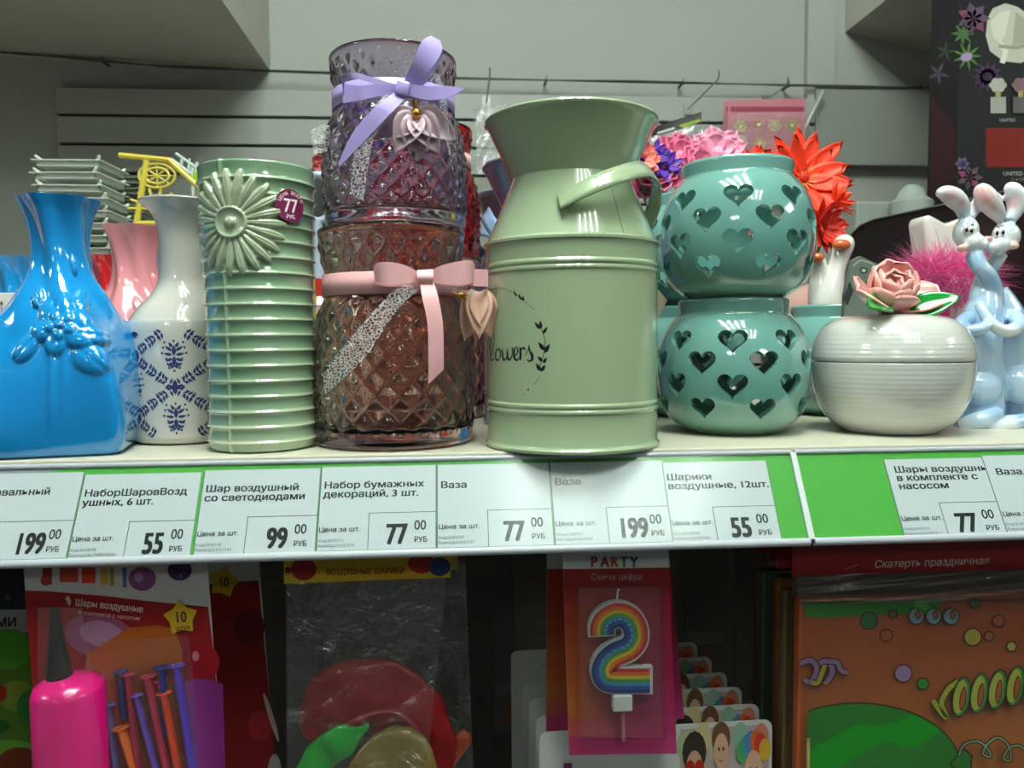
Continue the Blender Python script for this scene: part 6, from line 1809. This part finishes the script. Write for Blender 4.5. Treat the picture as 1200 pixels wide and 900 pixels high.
# ---- white packs with children photograph, receding stack
def kid_pack(y, label, full, jit=0.0):
    # same size pack at each depth
    a = P(632, 858, 0.016); b = P(905, 854, 0.016)
    r = empty('party_card_pack', Vector(((a.x + b.x) / 2, y, -0.13)), 0, label, 'pack', 'white party card packs in a row on one hook')
    w_ = lambda u, v, d: Vector((a.x + jit + (b.x - a.x) * u, y - d, a.z + 0.001 - (v + 0.012 * (1 - u)) * 0.13))
    card_slab('card', [(p[0], p[1]) for p in round_rect(0, 0, 1, 1.0, 0.035)], w_, 0.0012, board_w, r)
    pr = Print(w_, step=0.00005)
    pr.poly([(0.60, 0.02), (0.965, 0.02), (0.985, 0.06), (0.985, 0.95), (0.60, 0.95)], '#b3a3a0')
    A = 2.08  # aspect: v unit / u unit
    def e(cx_, cy_, rx, ry_, c, rot=0, same=False): pr.ell(cx_, cy_, rx, ry_ * 1.0, c, n=16, rot=rot, same=same)
    for (x_, y_, c) in ((.62, .1, '#a8b888'), (.7, .06, '#c9b98a'), (.76, .12, '#c4bf9a'), (.86, .07, '#8fb0a0'), (.95, .08, '#c07a6a'), (.74, .3, '#b8c0b0'), (.94, .35, '#b98a98'), (.62, .35, '#c2a06a')): e(x_, y_, .035, .07, c)
    # first child: dark curls, red glasses
    e(.66, .13, .052, .10, '#38302c'); e(.66, .22, .038, .10, '#c09a84'); e(.642, .20, .020, .035, '#a32318'); e(.682, .20, .020, .035, '#a32318'); pr.rect(.63, .33, .70, .6, '#5c1f22')
    pr.stroke([(.645, .275), (.66, .29), (.675, .275)], 0.006, '#e8e0da', sm=2)
    # second child: brown hair, pink dress
    e(.775, .07, .040, .08, '#6a4a34'); e(.775, .13, .032, .085, '#cfa58c'); pr.rect(.735, .26, .815, .6, '#c4828a'); e(.765, .12, .004, .01, '#2a201c'); e(.785, .12, .004, .01, '#2a201c'); pr.stroke([(.765, .17), (.775, .18), (.785, .17)], 0.004, '#8a3a34', sm=2)
    # third child: rainbow wig, blue shirt
    for k, c in enumerate(('#4f9a5c', '#3f8f8a', '#4a7ab8', '#c8622e', '#c23a2c', '#c9a23a')): e(.865 + .02 * k, .14 - .05 * math.sin(k * .6), .026, .055, c)
    e(.915, .24, .040, .11, '#cfa58c'); pr.rect(.86, .38, .975, .7, '#4a7fae'); e(.902, .22, .004, .01, '#2a201c'); e(.928, .22, .004, .01, '#2a201c'); pr.stroke([(.902, .28), (.915, .30), (.928, .28)], 0.005, '#8a3a34', sm=2)
    if full:
        pr.rect(.10, .14, .135, .55, '#6c2a5c')
        for k, (ch, c) in enumerate(zip('PARTY', ('#b04a9a', '#b0492a', '#c79a2c', '#4a8a3c', '#2f5a9a'))): pr.text(ch, .105 + k * .048, .32, 0.115 * A * .5, c, bold=0.04, sx=0.62)
        pr.stroke([(.53, .20), (.55, .32), (.58, .45)], 0.012, '#7a2438', sm=3); pr.stroke([(.50, .3), (.55, .26), (.58, .3)], 0.008, '#8a2a40', sm=3)
    pr.build('card_print', r)
kid_pack(0.016, 'front white party card pack printed with three children in party glasses and wig', True)
for k, (y_, lb_) in enumerate(((0.036, 'second'), (0.060, 'third'), (0.082, 'fourth'), (0.108, 'fifth'), (0.135, 'sixth'))):
    kid_pack(y_, '%s party card pack in the receding row right of the candle pack' % lb_, False, -0.002 * k)
peg(766, 0.016, 'peg hook holding the row of party card packs')

# ---- tablecloth packs
org_c = '#b0562c'
def cloth_pack(y, label, full, dx=0.0):
    r = empty('tablecloth_pack', P(1060, 690, y) , 0, label, 'pack', 'festive tablecloth packs')
    a = P(927, 700, 0.0).x + dx; b = P(1290, 700, 0.0).x + dx; ztop = P(927, 640, 0.0).z; zb_ = ztop - 0.20
    M_ = MB().box((a + 0.006, y + 0.002, zb_), (b, y + 0.010, P(940, 704, 0.0).z)).build('folded_cloth', mat('cloth_vinyl', org_c, rough=0.35, coat=0.2, var=0.12, vscale=25), r, world=True, smooth=False, bevel=0.0015)
    hd = MB().box((a, y - 0.001, P(927, 675, 0.0).z), (b, y, ztop)).build('header_card', mat('cloth_header_red', '#86181c', rough=0.35), r, world=True, smooth=False)
    return r
wp = plane_warp((0, 0.0018, 0), (0, -1, 0))
tc = cloth_pack(0.0, 'front tablecloth pack, orange with green balloon print and red header', True)
pr = Print(plane_warp((0, -0.0012, 0), (0, -1, 0)))
pr.text('Скатерть праздничная', 1024, 665.5, 12.5, '#cdbcb8', bold=0.012, rot=-0.035, sx=0.98, shear=0.2)
pr.stroke([(988, 668), (1006, 661)], 1.2, '#a86a66', sm=1)
pr.build('header_lettering', tc)
pr = Print(wp, step=0.00006)
OL = '#2a1a12'
def oc(cx_, cy_, r1, c): pr.ell(cx_, cy_, r1 + 1.3, r1 + 1.3, OL); pr.ell(cx_, cy_, r1, r1, c)
for k in range(30): pr.poly([(941, 705 + 8.5 * k), (1290, 700 + 8.5 * k), (1290, 708.5 + 8.5 * k), (941, 713.5 + 8.5 * k)], lerp('#8f4327', '#bd7430', k / 29), same=k > 0)
pr.poly([(941, 705), (1105, 702), (1100, 718), (945, 724)], '#2a7a26'); pr.poly([(1070, 704), (1080, 700), (1095, 718), (1075, 720)], '#4aa03a')
oc(1018, 727, 9.5, '#2c6a2e'); oc(1046, 719, 4.5, '#6a4a2a'); oc(1038, 744, 6.5, '#9a4a2c'); oc(1139, 746, 9.5, '#a8a040'); oc(1158, 745, 5, '#9a5a3a'); oc(1184, 757, 5, '#b8a048'); oc(1169, 727, 6.5, '#9a4a2c'); oc(1141, 706, 5, '#3f5a34')
oc(1057, 788, 9.5, '#9a7ab0'); oc(1080, 800, 6, '#2f8a34')
# blue / white curl
for cx_ in (1072, 1092, 1112): pr.ell(cx_, 721, 9.5, 10, OL); pr.ell(cx_, 721, 8.3, 8.8, '#6a8a9c'); pr.ell(cx_ + 2, 719, 3.5, 5.5, OL); pr.ell(cx_ + 2, 719, 2.4, 4.2, '#93462a')
# purple and yellow serpentine at left
def ribbon2(pts, wd, c): pr.stroke(pts, wd + 2.4, OL, sm=6); pr.stroke(pts, wd, c, sm=6)
ribbon2([(935, 776), (948, 772), (955, 782), (948, 797), (940, 794)], 6, '#8a6a9a')
ribbon2([(948, 797), (956, 798), (962, 784), (966, 774), (972, 776), (972, 790), (964, 799)], 5.5, '#a89a3a')
ribbon2([(958, 775), (968, 773), (973, 785), (966, 798)], 6, '#8a6a9a'); ribbon2([(966, 773), (978, 774), (984, 784), (992, 786)], 5.5, '#8a6a9a')
# green and yellow spiral
ribbon2([(1090, 818), (1098, 830), (1106, 838), (1100, 822), (1108, 805), (1120, 796)], 6, '#a8b03c')
for k in range(5):
    cx_, cy_ = 1123 + 20.5 * k, 814 - 4.5 * k
    pr.ell(cx_, cy_, 11, 24, OL, rot=0.18); pr.ell(cx_, cy_, 9.6, 22.6, '#3f8a3a', rot=0.18); pr.ell(cx_ - 1.5, cy_, 7.5, 20, '#b0b445', rot=0.18); pr.ell(cx_ + 1.5, cy_ + 2, 3.8, 14, OL, rot=0.14); pr.ell(cx_ + 1.5, cy_ + 2, 2.8, 12.5, '#a85a2a', rot=0.14)
# big green balloon with knot and curl
for g_, c_ in ((0, OL), (1.6, '#1f7a24')): pr.poly([(max(942.5, 1000 + (120 - g_) * math.cos(2 * PI * k / 72)), 893 + (74 - g_) * math.sin(2 * PI * k / 72)) for k in range(72)], c_)
pr.poly([(1108, 888), (1124, 872), (1134, 880), (1133, 896), (1124, 904), (1108, 892)], OL); pr.poly([(1109, 889), (1124, 874), (1132, 881), (1131, 895), (1124, 901), (1110, 892)], '#257a2a')
ribbon2([(1118, 880), (1124, 868), (1140, 864), (1152, 874), (1154, 882), (1146, 878), (1152, 866), (1164, 860), (1176, 870), (1178, 886), (1170, 884), (1176, 872), (1190, 870), (1204, 888)], 2.2, '#7a9a78')
pr.poly([(941, 860), (945, 860), (944, 960), (941, 960)], '#a89a5a')
pr.build('cloth_print', tc)
cf = film('pack_film', '#f0eee8', gloss=-0.015, rough=0.2, bump=0.5, bscale=18, distort=1.2, milk=0.03, dist=0.006, streaks=False)
crumple('wrapper', ((932, 674), (1290, 664), (1290, 704), (936, 708)), -0.001, film('wrapper_crinkle', '#b9b4a8', gloss=0.0, rough=0.2, bump=0.8, bscale=70, milk=0.04, streaks=False), tc, 0.006, 40, 31)
crumple('wrapper', ((936, 706), (1290, 702), (1290, 960), (940, 960)), -0.0006, cf, tc, 0.003, 30, 32)
mb = MB()
MB().box((P(927, 700, 0.0).x + 0.006, 0.0118, -0.25), (P(1290, 700, 0.0).x, 0.0122, P(927, 676, 0.0).z)).build('wrapper_back', mat('wrapper_brown', '#5b4a42', rough=0.4, var=0.3, vscale=80), tc, world=True, smooth=False)
for k, (y_, col) in enumerate(((0.016, 'second'), (0.032, 'third'), (0.048, 'fourth'), (0.064, 'fifth'))):
    q = cloth_pack(y_, '%s tablecloth pack in the row, its darker edge showing at the left' % col, False, -0.002 + 0.003 * (k % 2))
    o = [c for c in bpy.data.objects if c.parent == q and c.name.startswith('folded_cloth')][0]
    o.material_slots[0].link = 'OBJECT'; o.material_slots[0].material = mat('cloth_edge_%d' % k, ('#6a5a3a', '#7a4a28', '#3a4a38', '#4a3428')[k], rough=0.45, var=0.35, vscale=60)
peg(1060, 0.0, 'peg hook holding the tablecloth packs')
